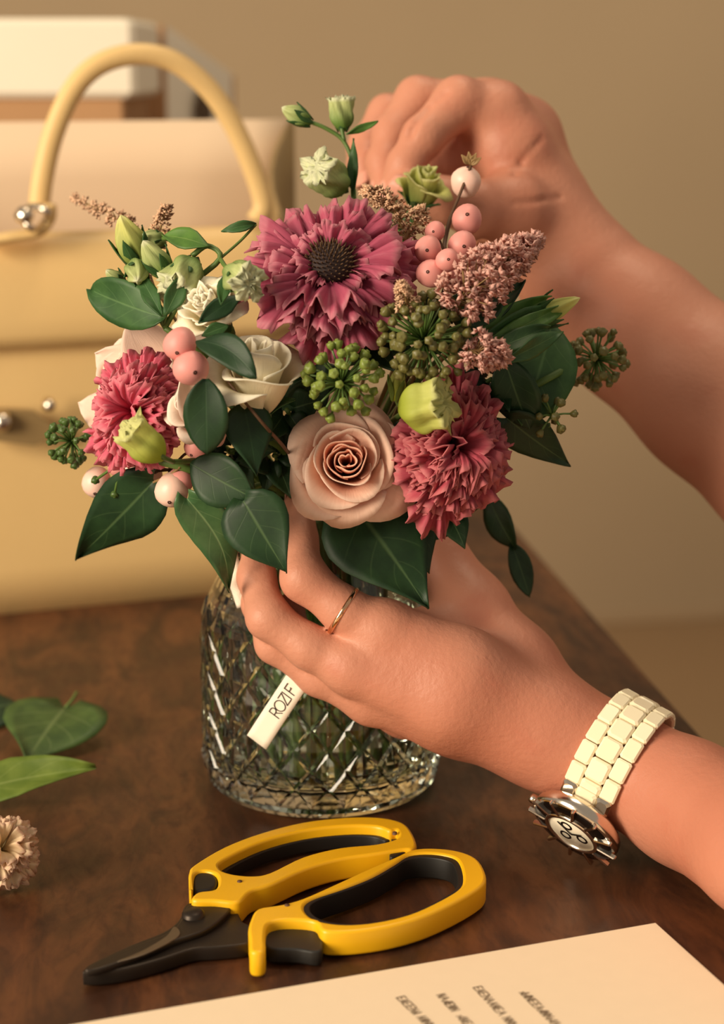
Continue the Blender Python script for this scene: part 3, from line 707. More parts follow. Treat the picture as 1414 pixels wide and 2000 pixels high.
# ------------------------------------------------------------------ plant builders
PROF = dict(
    ivy=[(0, .22), (.05, .60), (.13, .86), (.26, 1), (.42, .92), (.58, .70), (.74, .42), (.88, .18), (1, 0)],
    oval=[(0, .12), (.08, .45), (.2, .75), (.35, .95), (.5, 1), (.65, .93), (.8, .70), (.92, .38), (1, 0)],
    lance=[(0, .12), (.15, .5), (.35, .95), (.5, 1), (.7, .75), (.85, .42), (1, 0)])
def leaf_mesh(L, W, kind='ivy', fold=0.25, bend=0.5, wave=0.05, seed=0, skew=0.0, nu=9, nv=15):
    rr = random.Random(seed); ph = rr.random()*6; xs, ys = zip(*PROF[kind]); pts = []; uv = []
    for j in range(nv):
        t = j/(nv-1); wd = float(np.interp(t, xs, ys))*W/2; th = bend*t
        if abs(bend) > 1e-3: yb, zb = L*math.sin(th)/bend, -L*(1-math.cos(th))/bend
        else: yb, zb = L*t, 0
        for i in range(nu):
            u = 2*i/(nu-1)-1
            x = u*wd + skew*L*math.sin(math.pi*t); z = fold*abs(u)**1.3*wd + wave*L*math.sin(5.5*t+ph+(1.5 if u > 0 else 0))*abs(u)**1.5
            y = yb - (0.10*L*abs(u)**1.5*(1-t)**4 if kind == 'ivy' else 0)
            ct, st = math.cos(th), math.sin(th)
            pts.append((x, y + z*st, zb + z*ct)); uv.append((u*0.5+0.5, t))
    a = np.array(pts); tip = a[(nv-1)*nu + nu//2]; base = a[nu//2].copy(); a -= base; ch = tip-base
    an = -math.atan2(ch[2], ch[1]); c, s = math.cos(an), math.sin(an)
    y, z = a[:, 1]*c - a[:, 2]*s, a[:, 1]*s + a[:, 2]*c; k = L/math.hypot(ch[1], ch[2])
    a[:, 1], a[:, 2] = y*k, z*k
    return mesh('leaf', a, grid_faces(nu, nv), uv)
def leaf(t, base, tip, wpx, mat, kind='ivy', roll=0, seed=0, name='leaf', label=None, face=None, **kw):
    base, tip = Vector(base), Vector(tip); L = (tip-base).length; y = (tip-base).normalized()
    d = (base-CAM).dot(-TO); z = (Vector(face) if face is not None else (CAM-base).normalized()); z = (z - y*z.dot(y)).normalized()
    z = Matrix.Rotation(math.radians(roll), 3, y) @ z; x = y.cross(z)
    M = Matrix.Translation(base) @ Matrix((x, y, z)).transposed().to_4x4()
    return part(name, leaf_mesh(L, m2(wpx, d), kind, seed=seed, **kw), mat, t, M, solid=0.0005, label=label)
def leafpx(t, b, e, wpx, mat, db=0.0, de=0.0, **kw):
    return leaf(t, P(b[0], b[1], D(*b)+db), P(e[0], e[1], D(*e)+de), wpx, mat, **kw)
STEMS = []
GROUPS = {'ivy_sprig': 'ivy sprigs in the bouquet', 'bud_spray': 'bud sprays in the bouquet', 'lime_bud': 'lime buds in the bouquet', 'ivy_berries': 'ivy berry heads in the bouquet', 'berry_sprig': 'pink berry sprigs in the bouquet', 'astilbe': 'astilbe plumes in the bouquet', 'leafy_sprig': 'dark filler sprigs in the bouquet'}
def stemmed(name, label, cat, head, mat='stem', r0=0.0017, r1=0.0012, group=None, via=None):
    """thing on a stem; the stem itself is laid by lay_stems once every head has its place"""
    t = thing(name, label, cat, (JX, JY, 0.0135), group or GROUPS.get(name))
    STEMS.append((t, Vector(head), [Vector(v) for v in via or []], mat, r0, r1))
    return t
def lay_stems():
    """one place in the neck for each stem, on the side its head leans to, so that the stems run side by side"""
    n = len(STEMS); slots = [(0.029*math.sqrt((k+0.5)/n), k*2.399963) for k in range(n)]
    slots = [Vector((r*math.cos(a), r*math.sin(a))) for r, a in slots]
    want = []
    for t, head, via, *_ in STEMS:
        q = (via[0] if via else head) - NECK; v = Vector((q.x, q.y))*0.32
        want.append(v if v.length < 0.03 else v.normalized()*0.03)
    own = list(range(n))
    for _ in range(40):                                          # swap places while that shortens the ways
        done = True
        for a in range(n):
            for b in range(a+1, n):
                sa, sb = slots[own[a]], slots[own[b]]
                if (sb-want[a]).length_squared + (sa-want[b]).length_squared < (sa-want[a]).length_squared + (sb-want[b]).length_squared - 1e-12:
                    own[a], own[b] = own[b], own[a]; done = False
        if done: break
    for k, (t, head, via, mat, r0, r1) in enumerate(STEMS):
        s = slots[own[k]]; c, sn = math.cos(0.35), math.sin(0.35)
        bt = Vector((JX + 1.15*(s.x*c-s.y*sn), JY + 1.15*(s.x*sn+s.y*c), 0.0135)); nk = NECK + Vector((s.x, s.y, 0))
        up = nk + (nk-bt).normalized()*0.012
        if via: pts = [bt, nk, up] + via + [head]
        else:
            mid = up.lerp(head, 0.55); mid.z += 0.008; pts = [bt, nk, up, mid, head]
        t.location = bt
        for ch in t.children: ch.matrix_local = Matrix.Translation(-bt) @ WLOC[ch.name]
        cc = catmull(pts, 6); part('stem', tube('stem', cc, list(np.linspace(r0, r1, len(cc))), 6), MT[mat], t)
def rose_petal(i, N_, seed, open_=1.0, deep=1.0, frill=0.0):
    rr = random.Random(seed*91+i); t = i/(N_-1); nu, nv = 19, 13
    rho = 0.05 + 0.58*t**1.05*open_*rr.uniform(0.94, 1.06); half = math.radians(105 - 34*t); ztop = 0.30 - 0.26*t**2.2 + rr.uniform(-.04, .04); H = 0.85*deep
    cu = max(0, (t-0.38)/0.62)*rr.uniform(0.8, 1.2); ph, ph2 = rr.random()*6.28, rr.random()*6.28; V = []; uv = []; lip = rr.uniform(-.5, .5)
    for j in range(nv):
        v = j/(nv-1)
        for k in range(nu):
            u = 2*k/(nu-1)-1; th = u*half
            edge = 1 - 0.18*abs(u)**3 - 0.05*math.sin(3*u+ph)*abs(u)
            if t > 0.4: edge += 0.045*math.exp(-(u-lip)**2*14)    # pointed lip
            vv = v*edge
            r = rho*(1-max(0, 1-vv)**2.3)*(1+(0.16+0.06*math.sin(ph2))*u*(1-0.4*t)) + 0.02*vv
            z = -H + vv*(H+ztop)
            e = max(0, vv-0.62)/0.38
            r += cu*0.34*open_*e**2.0*(1+0.35*math.sin(2.2*u+ph)) ; z -= cu*0.30*e**2.4*(1+0.4*math.sin(3.1*u+ph))
            if t > 0.8: q = max(0, vv-0.9)/0.1; z -= 0.05*q*(1+math.sin(2.7*u+ph2)); r -= 0.02*q*q
            f = frill*e*(math.sin(9*u+ph*3)*0.05 + 0.03*math.sin(17*u+ph2))
            r += (0.022*math.sin(4*u+ph)+0.012*math.sin(7*u+ph2))*vv**2 + f; z += f + 0.010*math.sin(8*u+ph2)*e
            V.append((r*math.cos(th), r*math.sin(th), z)); uv.append((k/(nu-1), v))
    return mesh('petal', V, grid_faces(nu, nv), uv)
def rose_head(t, c, axis, R, n, mats, seed, open_=1.0, deep=1.0, frill=0.0, spin=0.0, xh=None, stretch=(1, 1, 1)):
    M0 = frame(c, axis, xh if xh is not None else UP, R) @ Matrix.Diagonal(tuple(stretch)+(1,))
    for i in range(n):
        tt = i/(n-1); mat = mats[0] if tt < 0.45 else mats[1]
        part('petal', rose_petal(i, n, seed, open_, deep, frill), mat, t, M0 @ Matrix.Rotation(i*2.399963+spin+0.35*math.sin(i*5.1), 4, 'Z'), solid=0.0005/R)
    sep = leaf_mesh(0.75, 0.34, 'lance', 0.2, 0.9, 0.03, seed)
    for k in range(5):
        M = M0 @ Matrix.Rotation(k*1.2566, 4, 'Z') @ Matrix.Translation((0.08, 0, -0.9*deep)) @ Matrix.Rotation(-math.pi/2, 4, 'Z') @ Matrix.Rotation(math.radians(50), 4, 'X')
        part('sepal', sep, MT['lis_leaf'], t, M, solid=0.0005/R)
    v, f = revolve([(0.0001, -1.08*deep), (0.09, -1.02*deep), (0.13, -0.90*deep), (0.10, -0.78*deep), (0.0001, -0.74*deep)], 12)
    part('calyx', mesh('calyx', v, f), MT['stem'], t, M0)
def fan_petal(seed, half=0.62, ruff=0.10, freq=7, jag=0.06, curl=-0.3, cup=0.0):
    rr = random.Random(seed); nu, nv = 31, 10; V = []; uv = []; ph, ph2, ph3 = (rr.random()*6.28 for _ in range(3))
    js = [rr.uniform(-1, 1) for _ in range(nu)]; lob = rr.uniform(2.5, 4)
    for j in range(nv):
        v = j/(nv-1)
        for i in range(nu):
            u = 2*i/(nu-1)-1; a = u*half*(0.30+0.70*v)
            e = max(0, (v-0.25)/0.75)**1.6; ed = max(0, (v-0.72)/0.28)**1.3
            L = (0.08+0.92*v)*(1 - 0.12*abs(u)**2.5*v) + ed*(jag*(0.45*(i % 2)-0.2+0.5*js[i]) + 0.05*math.sin(lob*3*u+ph3))
            z = ruff*e*(math.sin(freq*u+ph+1.2*v) + 0.5*math.sin(freq*2.1*u+ph2)) + ruff*0.35*ed*math.sin(freq*4.3*u+ph3)
            th = curl*max(0, v-0.35)/0.65
            V.append((L*math.sin(a), L*math.cos(a)*math.cos(th)-z*math.sin(th), z*math.cos(th)+L*math.sin(th)*max(0, v-0.35)))
            uv.append((i/(nu-1), v))
    return mesh('petal', V, grid_faces(nu, nv), uv)
def ruffled_head(t, c, axis, R, n, mat, seed, th0, th1, stretch=(1, 1, 1), xh=None, variants=7, depth=0.55, jitter=0.18, pw=0.6, **kw):
    rr = random.Random(seed); me = [fan_petal(seed*17+k, **kw) for k in range(variants)]
    M0 = frame(c, axis, xh if xh is not None else UP, R) @ Matrix.Diagonal(tuple(stretch)+(1,))
    for k in range(n):
        q = (k+0.5)/n; th = th0 + (th1-th0)*q**pw; ph = k*2.399963 + rr.uniform(-.2, .2); th += rr.uniform(-jitter, jitter)
        s = rr.uniform(0.80, 1.10)
        # petal runs along +y of its mesh; tip it from the axis by th, face (z) to the axis
        M = M0 @ Matrix.Translation((0, 0, -depth)) @ Matrix.Rotation(ph, 4, 'Z') @ Matrix.Rotation(math.pi/2-th, 4, 'X') @ Matrix.Rotation(rr.uniform(-.3, .3), 4, 'Y') @ Matrix.Scale(s, 4)
        part('petal', me[k % variants], mat, t, M, solid=0.0004/R)
    v, f = revolve([(0.0001, -depth-0.75), (0.12, -depth-0.72), (0.19, -depth-0.45), (0.22, -depth+0.05), (0.0001, -depth+0.1)], 14)
    part('calyx', mesh('calyx', v, f), MT['stem'], t, M0)
def bud(t, c, axis, L, R, mat, seed=0, sep=True, tw=1.6, name='bud', openf=0.0, lobes=5, sepmat=None):
    prof = []; n = 16
    for k in range(n+1):
        v = k/n; r = math.sin(math.pi*min(1, v*0.94+0.03))**0.75*(1-0.42*v*(1-openf)) if v < 1 else 0.02
        if openf and v > 0.6: r = max(r, 0.85+0.25*(v-0.6)*openf)
        prof.append((max(r, 0.02)*R, (v-0.45)*L))
    V, Fc = revolve(prof, 40, lambda th, v: 1 + (0.03+0.17*v)*math.cos(lobes*th+tw*4*v+seed) + 0.06*v*math.cos(11*th+7*v+seed*3))
    if openf:                                                    # fringed open lip, sunk in the middle
        m = len(V)-40
        rr = random.Random(seed)
        for i in range(40): V[m+i] = (V[m+i][0]*rr.uniform(.8, 1.25), V[m+i][1]*rr.uniform(.8, 1.25), V[m+i][2]+rr.uniform(-.1, .18)*L*0.4)
        for s, dz in ((0.7, -0.05), (0.45, 0.04), (0.2, -0.02)):
            o = len(V); rg = [V[m+i] for i in range(40)]
            V += [(x*s*rr.uniform(.9, 1.1), y*s*rr.uniform(.9, 1.1), prof[-1][1]+dz*L+rr.uniform(-.06, .08)*L) for x, y, z in rg]
            pr = o-40; Fc += [(pr+i, pr+(i+1) % 40, o+(i+1) % 40, o+i) for i in range(40)]
        Fc.append(tuple(range(len(V)-40, len(V))))
    uv = []
    for x, y, z in V: uv.append((math.atan2(y, x)/6.2832+0.5, min(1, max(0, z/L+0.45))))
    M = frame(c, axis, UP)
    o = part(name, mesh(name, V, Fc, uv), mat, t, M)
    if sep:
        sm_ = leaf_mesh(L*0.72, R*0.75, 'lance', 0.35, -0.35, 0.02, seed)
        for k in range(5):
            Ms = M @ Matrix.Rotation(k*1.2566+seed, 4, 'Z') @ Matrix.Translation((R*0.35, 0, -0.46*L)) @ Matrix.Rotation(-math.pi/2, 4, 'Z') @ Matrix.Rotation(math.radians(72), 4, 'X')
            part('sepal', sm_, MT[sepmat or 'lis_leaf'], o, Ms, solid=0.0004)
    return o
def berry_star(r):
    v, f = revolve([(0.0001, -r*1.15), (r*0.5, -r*0.95), (r*0.92, -r*0.2), (r, r*0.35), (r*0.82, r*0.62), (r*0.45, r*0.66), (r*0.3, r*0.95), (0.0001, r*1.0)], 10, lambda th, q: 1+0.10*math.cos(5*th)*(q > 0.4))
    return mesh('ivy_berry', v, f)
BERRY = {}
def umbel(t, c, axis, R, n, mat, seed, r=0.0017, spread=1.0, xh=None, squash=1.0, hang=None):
    """ball of berries on radiating stalks"""
    rr = random.Random(seed); key = (mat.name, round(r, 5))
    if key not in BERRY: BERRY[key] = berry_star(r)
    b = Bag(); M0 = frame(c, axis, xh)
    core = Vector(M0.translation)
    for k in range(n):
        q = 1 - (k+0.5)/n*2*spread; q = max(-1, q); ph = k*2.399963; s = math.sqrt(max(0, 1-q*q))
        d = (M0.to_3x3() @ Vector((s*math.cos(ph), s*math.sin(ph), q))).normalized(); d = (d + Vector((rr.uniform(-.15, .15), rr.uniform(-.15, .15), rr.uniform(-.15, .15)))).normalized()
        L = R*rr.uniform(0.82, 1.08); e = core + d*L
        b.add(*tube_data([core, core+d*L*0.5+Vector((0, 0, 0.0004)), e], [0.0006, 0.0004, 0.0005], 5))
        part('ivy_berry', BERRY[key], mat, t, frame(e, d, None, rr.uniform(0.8, 1.12)))
    part('pedicels', b.mesh('pedicels'), MT['stem'], t)
def pink_berry(t, c, r, face, mat='berry', seed=0, long_=1.08):
    rr = random.Random(seed)
    n = 12; prof = [(r*math.sin(math.pi*k/n)*(1+0.04*math.sin(k)) + 1e-5, -r*long_*math.cos(math.pi*k/n)) for k in range(n+1)]
    V, f = revolve(prof, 20, lambda th, v: 1+0.03*math.cos(2*th+seed)+0.02*math.cos(3*th))
    M = frame(c, face)
    o = part('berry', mesh('berry', V, f), MT[mat], t, M)
    v, f = revolve([(0.0001, r*long_*0.99), (r*0.10, r*long_*1.04), (r*0.14, r*long_*0.97)], 7)
    part('calyx_tip', mesh('calyx_tip', v, f), MT['dot'], o, M)
    return o
def plume(t, pts, R, n, mat, seed, fl=0.0021, branches=True):
    """feathery flower spike: main stem, short branches and a dense coat of tiny florets"""
    rr = random.Random(seed); c = catmull(pts, 10); m = len(c); b = Bag(); st = Bag()
    st.add(*tube_data(c, list(np.linspace(0.0008, 0.0003, m)), 5))
    for k in range(n):
        q = rr.random()**0.85; i = min(m-2, int(q*(m-1))); p = c[i].lerp(c[i+1], rr.random()); tn = (c[i+1]-c[i]).normalized()
        d = Vector((rr.gauss(0, 1), rr.gauss(0, 1), rr.gauss(0, 1))); d = (d - tn*d.dot(tn)).normalized()
        rad = R*(1-q)**0.7*(0.35+0.65*math.sin(min(1, q*3.5+0.25)*math.pi/2))*rr.random()**0.55 + 0.0008
        e = p + d*rad + tn*rad*0.6
        if rr.random() < 0.3: st.add(*tube_data([p, e], [0.0003, 0.0002], 4))
        for _ in range(5):
            g = (d*0.7 + tn*0.4 + Vector((rr.gauss(0, .7), rr.gauss(0, .7), rr.gauss(0, .7)))).normalized(); w_ = g.cross(Vector((rr.random(), rr.random(), rr.random()))).normalized()*fl*0.34
            h = g.cross(w_).normalized()*fl*0.2; L = fl*rr.uniform(0.7, 1.3)
            b.add([e, e+g*L*0.55+w_+h, e+g*L, e+g*L*0.55-w_+h, e+g*L*0.5-h], [(0, 1, 2), (0, 2, 3), (0, 4, 1), (0, 3, 4), (1, 4, 2), (2, 4, 3)])
    part('florets', b.mesh('florets'), mat, t, kind='stuff'); part('spike', st.mesh('spike'), MT['stem_tan'], t)

# ------------------------------------------------------------------ the bouquet
def PX(px, py, off=0.0): return P(px, py, D(px, py, off))
def flower_head_base(c, axis, R, k): return Vector(c) - Vector(axis)*R*k

def bouquet():
    # blush rose in front
    ax = cdir(0.02, 0.10, 1.0); c = P(676, 902, .690); R = m2(141, .685)
    t = stemmed('blush_rose', 'open blush pink rose with spiral heart at the front of the bouquet', 'rose', flower_head_base(c, ax, R, 1.0))
    rose_head(t, c, ax, R, 21, (MT['rose_in'], MT['rose']), 3, 1.0, 0.9, xh=UP)
    # big ivory lisianthus
    ax = cdir(0.10, 0.78, 0.58); c = P(508, 702, D(508, 702, -.006)); R = m2(132, .68)
    t = stemmed('ivory_lisianthus', 'large smooth ivory bloom beside the mauve ruffled flower', 'flower', flower_head_base(c, ax, R, 1.35))
    rose_head(t, c, ax, R, 10, (MT['ivory'], MT['ivory']), 12, 0.88, 1.35, xh=RX, spin=0.6)
    # upper ivory bloom with frilled edge
    ax = cdir(-0.40, 0.45, 0.75); c = P(402, 594, D(402, 594, -.008)); R = m2(92, .70)
    t = stemmed('frilled_ivory_bloom', 'smaller ivory bloom with frilled petals under the green buds', 'flower', flower_head_base(c, ax, R, 1.2))
    rose_head(t, c, ax, R, 15, (MT['ivory'], MT['ivory']), 19, 0.85, 1.1, frill=0.7, xh=RX)
    # pale rose at the back of that side, petals spread wide
    ax = cdir(-0.45, 0.38, 0.8); c = P(262, 742, D(262, 742, .028)); R = m2(172, .74)
    t = stemmed('pale_rose', 'pale pink rose with wide flat petals behind the hot pink carnation', 'rose', flower_head_base(c, ax, R, 0.95))
    rose_head(t, c, ax, R, 14, (MT['pale'], MT['pale']), 23, 0.8, 0.85, xh=RX, spin=1.1)
    for k, (b_, e_, w_, ro) in enumerate((((345, 770), (252, 626), 120, 12), ((345, 790), (186, 690), 128, -8), ((335, 835), (152, 786), 118, 10), ((335, 860), (186, 872), 96, 20))):
        leafpx(t, b_, e_, w_, MT['pale'], .026, .015+.003*k, roll=ro, seed=200+k, fold=0.22, bend=-0.45, wave=0.03, kind='oval', name='petal')
    # hot pink carnation
    ax = cdir(-0.35, 0.10, 0.95); c = P(246, 800, D(246, 800, -.011)); R = m2(98, .72)
    t = stemmed('hot_pink_carnation', 'hot pink ruffled carnation between pale rose and lime bud', 'carnation', flower_head_base(c, ax, R, 1.2))
    ruffled_head(t, c, ax, R, 58, MT['pink'], 5, 0.05, 1.40, stretch=(1.32, 0.84, 1), xh=cdir(0.35, 1, 0), half=0.55, ruff=0.12, freq=10, curl=-0.35, jitter=0.25, jag=0.035)
    # white-pink small bloom
    ax = cdir(-0.35, 0.35, 0.85); c = P(374, 792, D(374, 792, -.006)); R = m2(92, .69)
    t = stemmed('white_pink_bloom', 'small white bloom flushed pink, half behind an oval dark leaf', 'flower', flower_head_base(c, ax, R, 1.2))
    rose_head(t, c, ax, R, 10, (MT['white_pink'], MT['white_pink']), 31, 0.85, 1.15, xh=RX, spin=2.0)
    for k, (b_, e_, w_, ro) in enumerate((((418, 858), (356, 728), 80, 15), ((434, 868), (388, 802), 76, 20))):
        leafpx(t, b_, e_, w_, MT['white_pink'], -.004, -.016, roll=ro, seed=210+k, fold=0.25, bend=-0.5, wave=0.03, kind='oval', name='petal')
    # mauve scabiosa
    ax = cdir(0.04, 0.52, 0.85); c = P(645, 508, D(645, 508, .002)); R = m2(178, .70)
    t = stemmed('mauve_scabiosa', 'big mauve pink ruffled flower with a dark brown central disc', 'flower', flower_head_base(c, ax, R, 0.9))
    ruffled_head(t, c, ax, R, 18, MT['mauve'], 8, 1.30, 1.60, xh=RX, depth=0.22, half=0.50, ruff=0.11, freq=7, curl=-0.15, variants=9, jitter=0.2, jag=0.05)
    ruffled_head(t, c, ax, R*0.86, 18, MT['mauve'], 18, 0.95, 1.25, xh=RX, depth=0.28, half=0.52, ruff=0.13, freq=7, curl=-0.25, variants=9, jitter=0.22, jag=0.05)
    ruffled_head(t, c, ax, R*0.62, 16, MT['mauve'], 28, 0.62, 0.95, xh=RX, depth=0.42, half=0.50, ruff=0.15, freq=7, curl=-0.3, variants=9, jitter=0.2, jag=0.06)
    M = frame(c, ax, RX, R)
    v, f = revolve([(0.0001, 0.12), (0.10, 0.11), (0.20, 0.07), (0.26, -0.02), (0.27, -0.20), (0.0001, -0.3)], 30)
    ds = part('disc', mesh('disc', v, f), MT['disc'], t, M)
    b = Bag(); rr = random.Random(4)
    for k in range(150):
        q = math.sqrt((k+.5)/150)*0.27; a = k*2.399963; zz = 0.12-0.14*(q/0.27)**2
        p = Vector((q*math.cos(a), q*math.sin(a), zz)); d = Vector((q*1.4*math.cos(a), q*1.4*math.sin(a), 0.35)).normalized()
        b.add(*tube_data([p, p+d*0.05, p+d*rr.uniform(.06, .10)], [0.006, 0.010, 0.004], 5))
    part('disc_florets', b.mesh('disc_florets'), MT['disc2'], ds, M, kind='stuff')
    # coral carnation
    ax = cdir(0.42, 0.05, 0.9); c = P(905, 872, D(905, 872, .002)); R = m2(122, .70)
    t = stemmed('coral_carnation', 'tall coral pink ruffled carnation beside the blush rose', 'carnation', flower_head_base(c, ax, R, 1.2))
    ruffled_head(t, c, ax, R, 62, MT['coral'], 9, 0.05, 1.45, stretch=(1.36, 0.86, 1), xh=cdir(0.22, 1, 0), half=0.56, ruff=0.13, freq=10, curl=-0.35, jitter=0.25, jag=0.035)
    # dusty peach rose behind the astilbe
    ax = cdir(0.5, 0.6, 0.5); c = P(965, 505, .772); R = m2(92, .77)
    t = stemmed('dusty_peach_rose', 'dusty peach rose mostly hidden behind the pink astilbe plume', 'rose', flower_head_base(c, ax, R, 0.9))
    rose_head(t, c, ax, R, 10, (MT['peach'], MT['peach']), 41, 0.9, 0.9, xh=RX)

    # ---- ivy and leaf sprigs
    t = stemmed('ivy_sprig', 'ivy sprig ending in a dark green berry head, with a pointed hanging leaf', 'ivy', PX(180, 868, .004), 'stem', 0.0018, 0.0016, via=[PX(420, 935, .02), PX(340, 908, .0), PX(250, 890, .0)])
    umbel(t, PX(140, 862, .004), cdir(-0.9, 0.1, 0.25), m2(46, .75), 34, MT['ivyberry3'], 3, 0.0017, 0.80)
    leafpx(t, (300, 940), (154, 1086), 138, MT['ivy'], .0, -.012, roll=-8, seed=3, fold=0.16, bend=0.35)
    part('petiole', tube('petiole', [PX(352, 912, 0), PX(330, 930, -.001), PX(300, 942, 0)], 0.0006, 6), MT['stem_tan'], t)
    leafpx(t, (372, 905), (494, 972), 104, MT['ivy'], -.008, -.012, roll=15, seed=5, fold=0.12, bend=0.3, kind='oval')
    for a_, b_ in (((232, 905), (186, 938)), ((236, 905), (224, 965))):
        part('side_berry', BERRY[('dark_ivy_berry', 0.0017)], MT['ivyberry3'], t, frame(PX(b_[0], b_[1], -.006), cdir(0, -1, .3)))
        part('petiole', tube('petiole', [PX(250, 890, 0), PX((a_[0]+b_[0])/2, (a_[1]+b_[1])/2, -.005), PX(b_[0], b_[1], -.006)], 0.0006, 5), MT['stem'], t)
    t = stemmed('ivy_sprig', 'ivy sprig with one curled glossy leaf drooping over the jar shoulder', 'ivy', PX(378, 970, .006), 'stem', via=[PX(470, 975, .02)])
    leafpx(t, (366, 974), (446, 1150), 100, MT['ivy_curl'], -.006, -.010, roll=8, seed=8, fold=0.22, bend=0.4, wave=0.06, skew=-0.10)
    t = stemmed('ivy_sprig', 'broad dark ivy leaf hanging at the jar neck, above the bent fingers', 'ivy', PX(460, 978, .012), 'stem')
    leafpx(t, (476, 978), (560, 1118), 140, MT['ivy'], -.014, -.030, roll=12, seed=11, fold=0.12, bend=0.3)
    t = stemmed('oval_leaf_sprig', 'sprig of smooth oval dark leaves crossing the ivory bloom', 'foliage', PX(445, 745, -.012), 'stem_dark', 0.0010, 0.0005, via=[PX(560, 880, .015), PX(520, 835, -.012), PX(478, 785, -.014)])
    leafpx(t, (402, 740), (404, 888), 92, MT['oval'], -.028, -.026, roll=10, seed=2, fold=0.06, bend=0.15, kind='oval')
    leafpx(t, (478, 800), (500, 930), 98, MT['oval'], -.010, -.018, roll=-18, seed=4, fold=0.15, bend=0.2, kind='ivy')
    leafpx(t, (384, 666), (500, 738), 62, MT['oval'], -.024, -.030, roll=-10, seed=6, fold=0.12, bend=0.4, kind='oval', skew=-0.1)
    leafpx(t, (470, 578), (388, 632), 42, MT['oval'], -.010, -.018, roll=20, seed=7, fold=0.2, bend=0.5, kind='lance')
    leafpx(t, (446, 636), (394, 656), 30, MT['lis_leaf'], -.012, -.016, roll=10, seed=17, fold=0.2, bend=0.4, kind='lance')
    t = stemmed('ivy_sprig', 'large pointed ivy leaf under the blush rose, in front of the thumb', 'ivy', P(770, 968, .712), 'stem')
    leaf(t, P(690, 985, .712), P(836, 1190, .700), 208, MT['ivy'], roll=-14, seed=13, fold=0.10, bend=0.3)
    leaf(t, P(780, 940, .715), P(838, 1120, .712), 130, MT['ivy'], roll=-5, seed=14, fold=0.10, bend=0.2)
    t = stemmed('ivy_sprig', 'ivy sprig with a bristly brown berry head and two broad leaves by the coral carnation', 'ivy', PX(1115, 715, .012), 'stem', 0.0018, 0.0015, via=[PX(960, 800, .035), PX(1060, 745, .012)])
    umbel(t, PX(1165, 702, .010), cdir(0.8, 0.1, 0.3), m2(58, .75), 48, MT['ivyberry2'], 6, 0.0019, 0.92)
    leafpx(t, (985, 700), (1035, 838), 96, MT['ivy'], .012, .012, roll=12, seed=20, fold=0.12, bend=0.3, kind='oval')
    leafpx(t, (1078, 630), (1018, 832), 140, MT['lis_leaf'], .018, .014, roll=-18, seed=22, fold=0.15, bend=0.35, kind='oval')
    leafpx(t, (990, 816), (1112, 906), 96, MT['ivy'], .018, .008, roll=20, seed=21, fold=0.14, bend=0.3)
    t = stemmed('ivy_sprig', 'small sparse cluster of ivy berries over the pointed dark leaf', 'ivy', PX(1075, 830, .008), 'stem', 0.0014, 0.0011, via=[PX(960, 850, .03)])
    umbel(t, PX(1078, 812, .006), cdir(0.5, 0.3, 0.6), m2(40, .75), 11, MT['ivyberry2'], 7, 0.0019, 0.9)
    t = stemmed('trailing_vine', 'trailing vine with two dim leaves hanging beside the hand', 'foliage', P(960, 960, .765), 'stem', 0.0014, 0.0009, via=[P(900, 960, .77)])
    part('tendril', tube('tendril', catmull([P(960, 960, .765), P(985, 1010, .765), P(1000, 1075, .765), P(1022, 1120, .765)], 5), 0.0009, 6), MT['stem'], t)
    leaf(t, P(952, 965, .765), P(1008, 1072, .764), 58, MT['ivy'], kind='oval', roll=30, seed=30, fold=0.2, bend=0.4)
    leaf(t, P(998, 1060, .765), P(1034, 1166, .764), 46, MT['ivy'], kind='oval', roll=-20, seed=31, fold=0.2, bend=0.3)

    # ---- lisianthus bud sprays
    t = stemmed('bud_spray', 'spray of pale green lisianthus buds over a broad leaf, beside the handbag', 'flower bud', PX(322, 640, .006), 'stem', via=[PX(420, 720, .03)])
    def pedicel(t, *pp, r=0.0009): part('pedicel', tube('pedicel', catmull([PX(*q) for q in pp], 4), r, 6), MT['stem'], t)
    bud(t, PX(258, 480, -.004), cdir(-0.28, 0.85, 0.45), m2(112, .745), m2(36, .745), MT['bud2'], 1)
    bud(t, PX(308, 512, -.010), cdir(-0.5, 0.75, 0.45), m2(88, .74), m2(28, .74), MT['bud'], 2)
    bud(t, PX(268, 530, -.012), cdir(0.1, -0.6, 0.75), m2(64, .74), m2(28, .74), MT['bud'], 3)
    bud(t, PX(362, 535, -.004), cdir(-0.35, -0.65, 0.6), m2(88, .735), m2(38, .735), MT['bud'], 4, openf=0.5)
    bud(t, PX(466, 542, -.022), cdir(0.45, -0.35, 0.8), m2(80, .72), m2(34, .72), MT['bud'], 5, openf=0.5)
    bud(t, PX(228, 545, .000), cdir(-0.6, 0.5, 0.5), m2(50, .745), m2(18, .745), MT['bud'], 6)
    bud(t, PX(302, 468, .002), cdir(-0.6, 0.2, 0.6), m2(54, .745), m2(22, .745), MT['bud'], 8)
    pedicel(t, (322, 640, .006), (300, 570, .0), (272, 515, 0)); pedicel(t, (322, 640, .006), (325, 570, 0), (318, 530, -.006)); pedicel(t, (322, 640, .006), (370, 560, .004), (430, 505, .002), (405, 480, .0), (375, 500, 0), r=0.0011)
    pedicel(t, (430, 505, .002), (440, 520, -.004), (452, 530, -.008)); pedicel(t, (322, 640, .006), (290, 590, .0), (240, 560, 0)); pedicel(t, (405, 480, 0), (350, 465, 0), (318, 466, .001))
    leafpx(t, (322, 622), (178, 566), 96, MT['lis_leaf'], .0, .002, roll=-12, seed=41, fold=0.12, bend=0.4, kind='oval')
    leafpx(t, (322, 616), (362, 532), 40, MT['lis_leaf'], -.012, -.012, roll=10, seed=42, fold=0.25, bend=0.3, kind='lance')
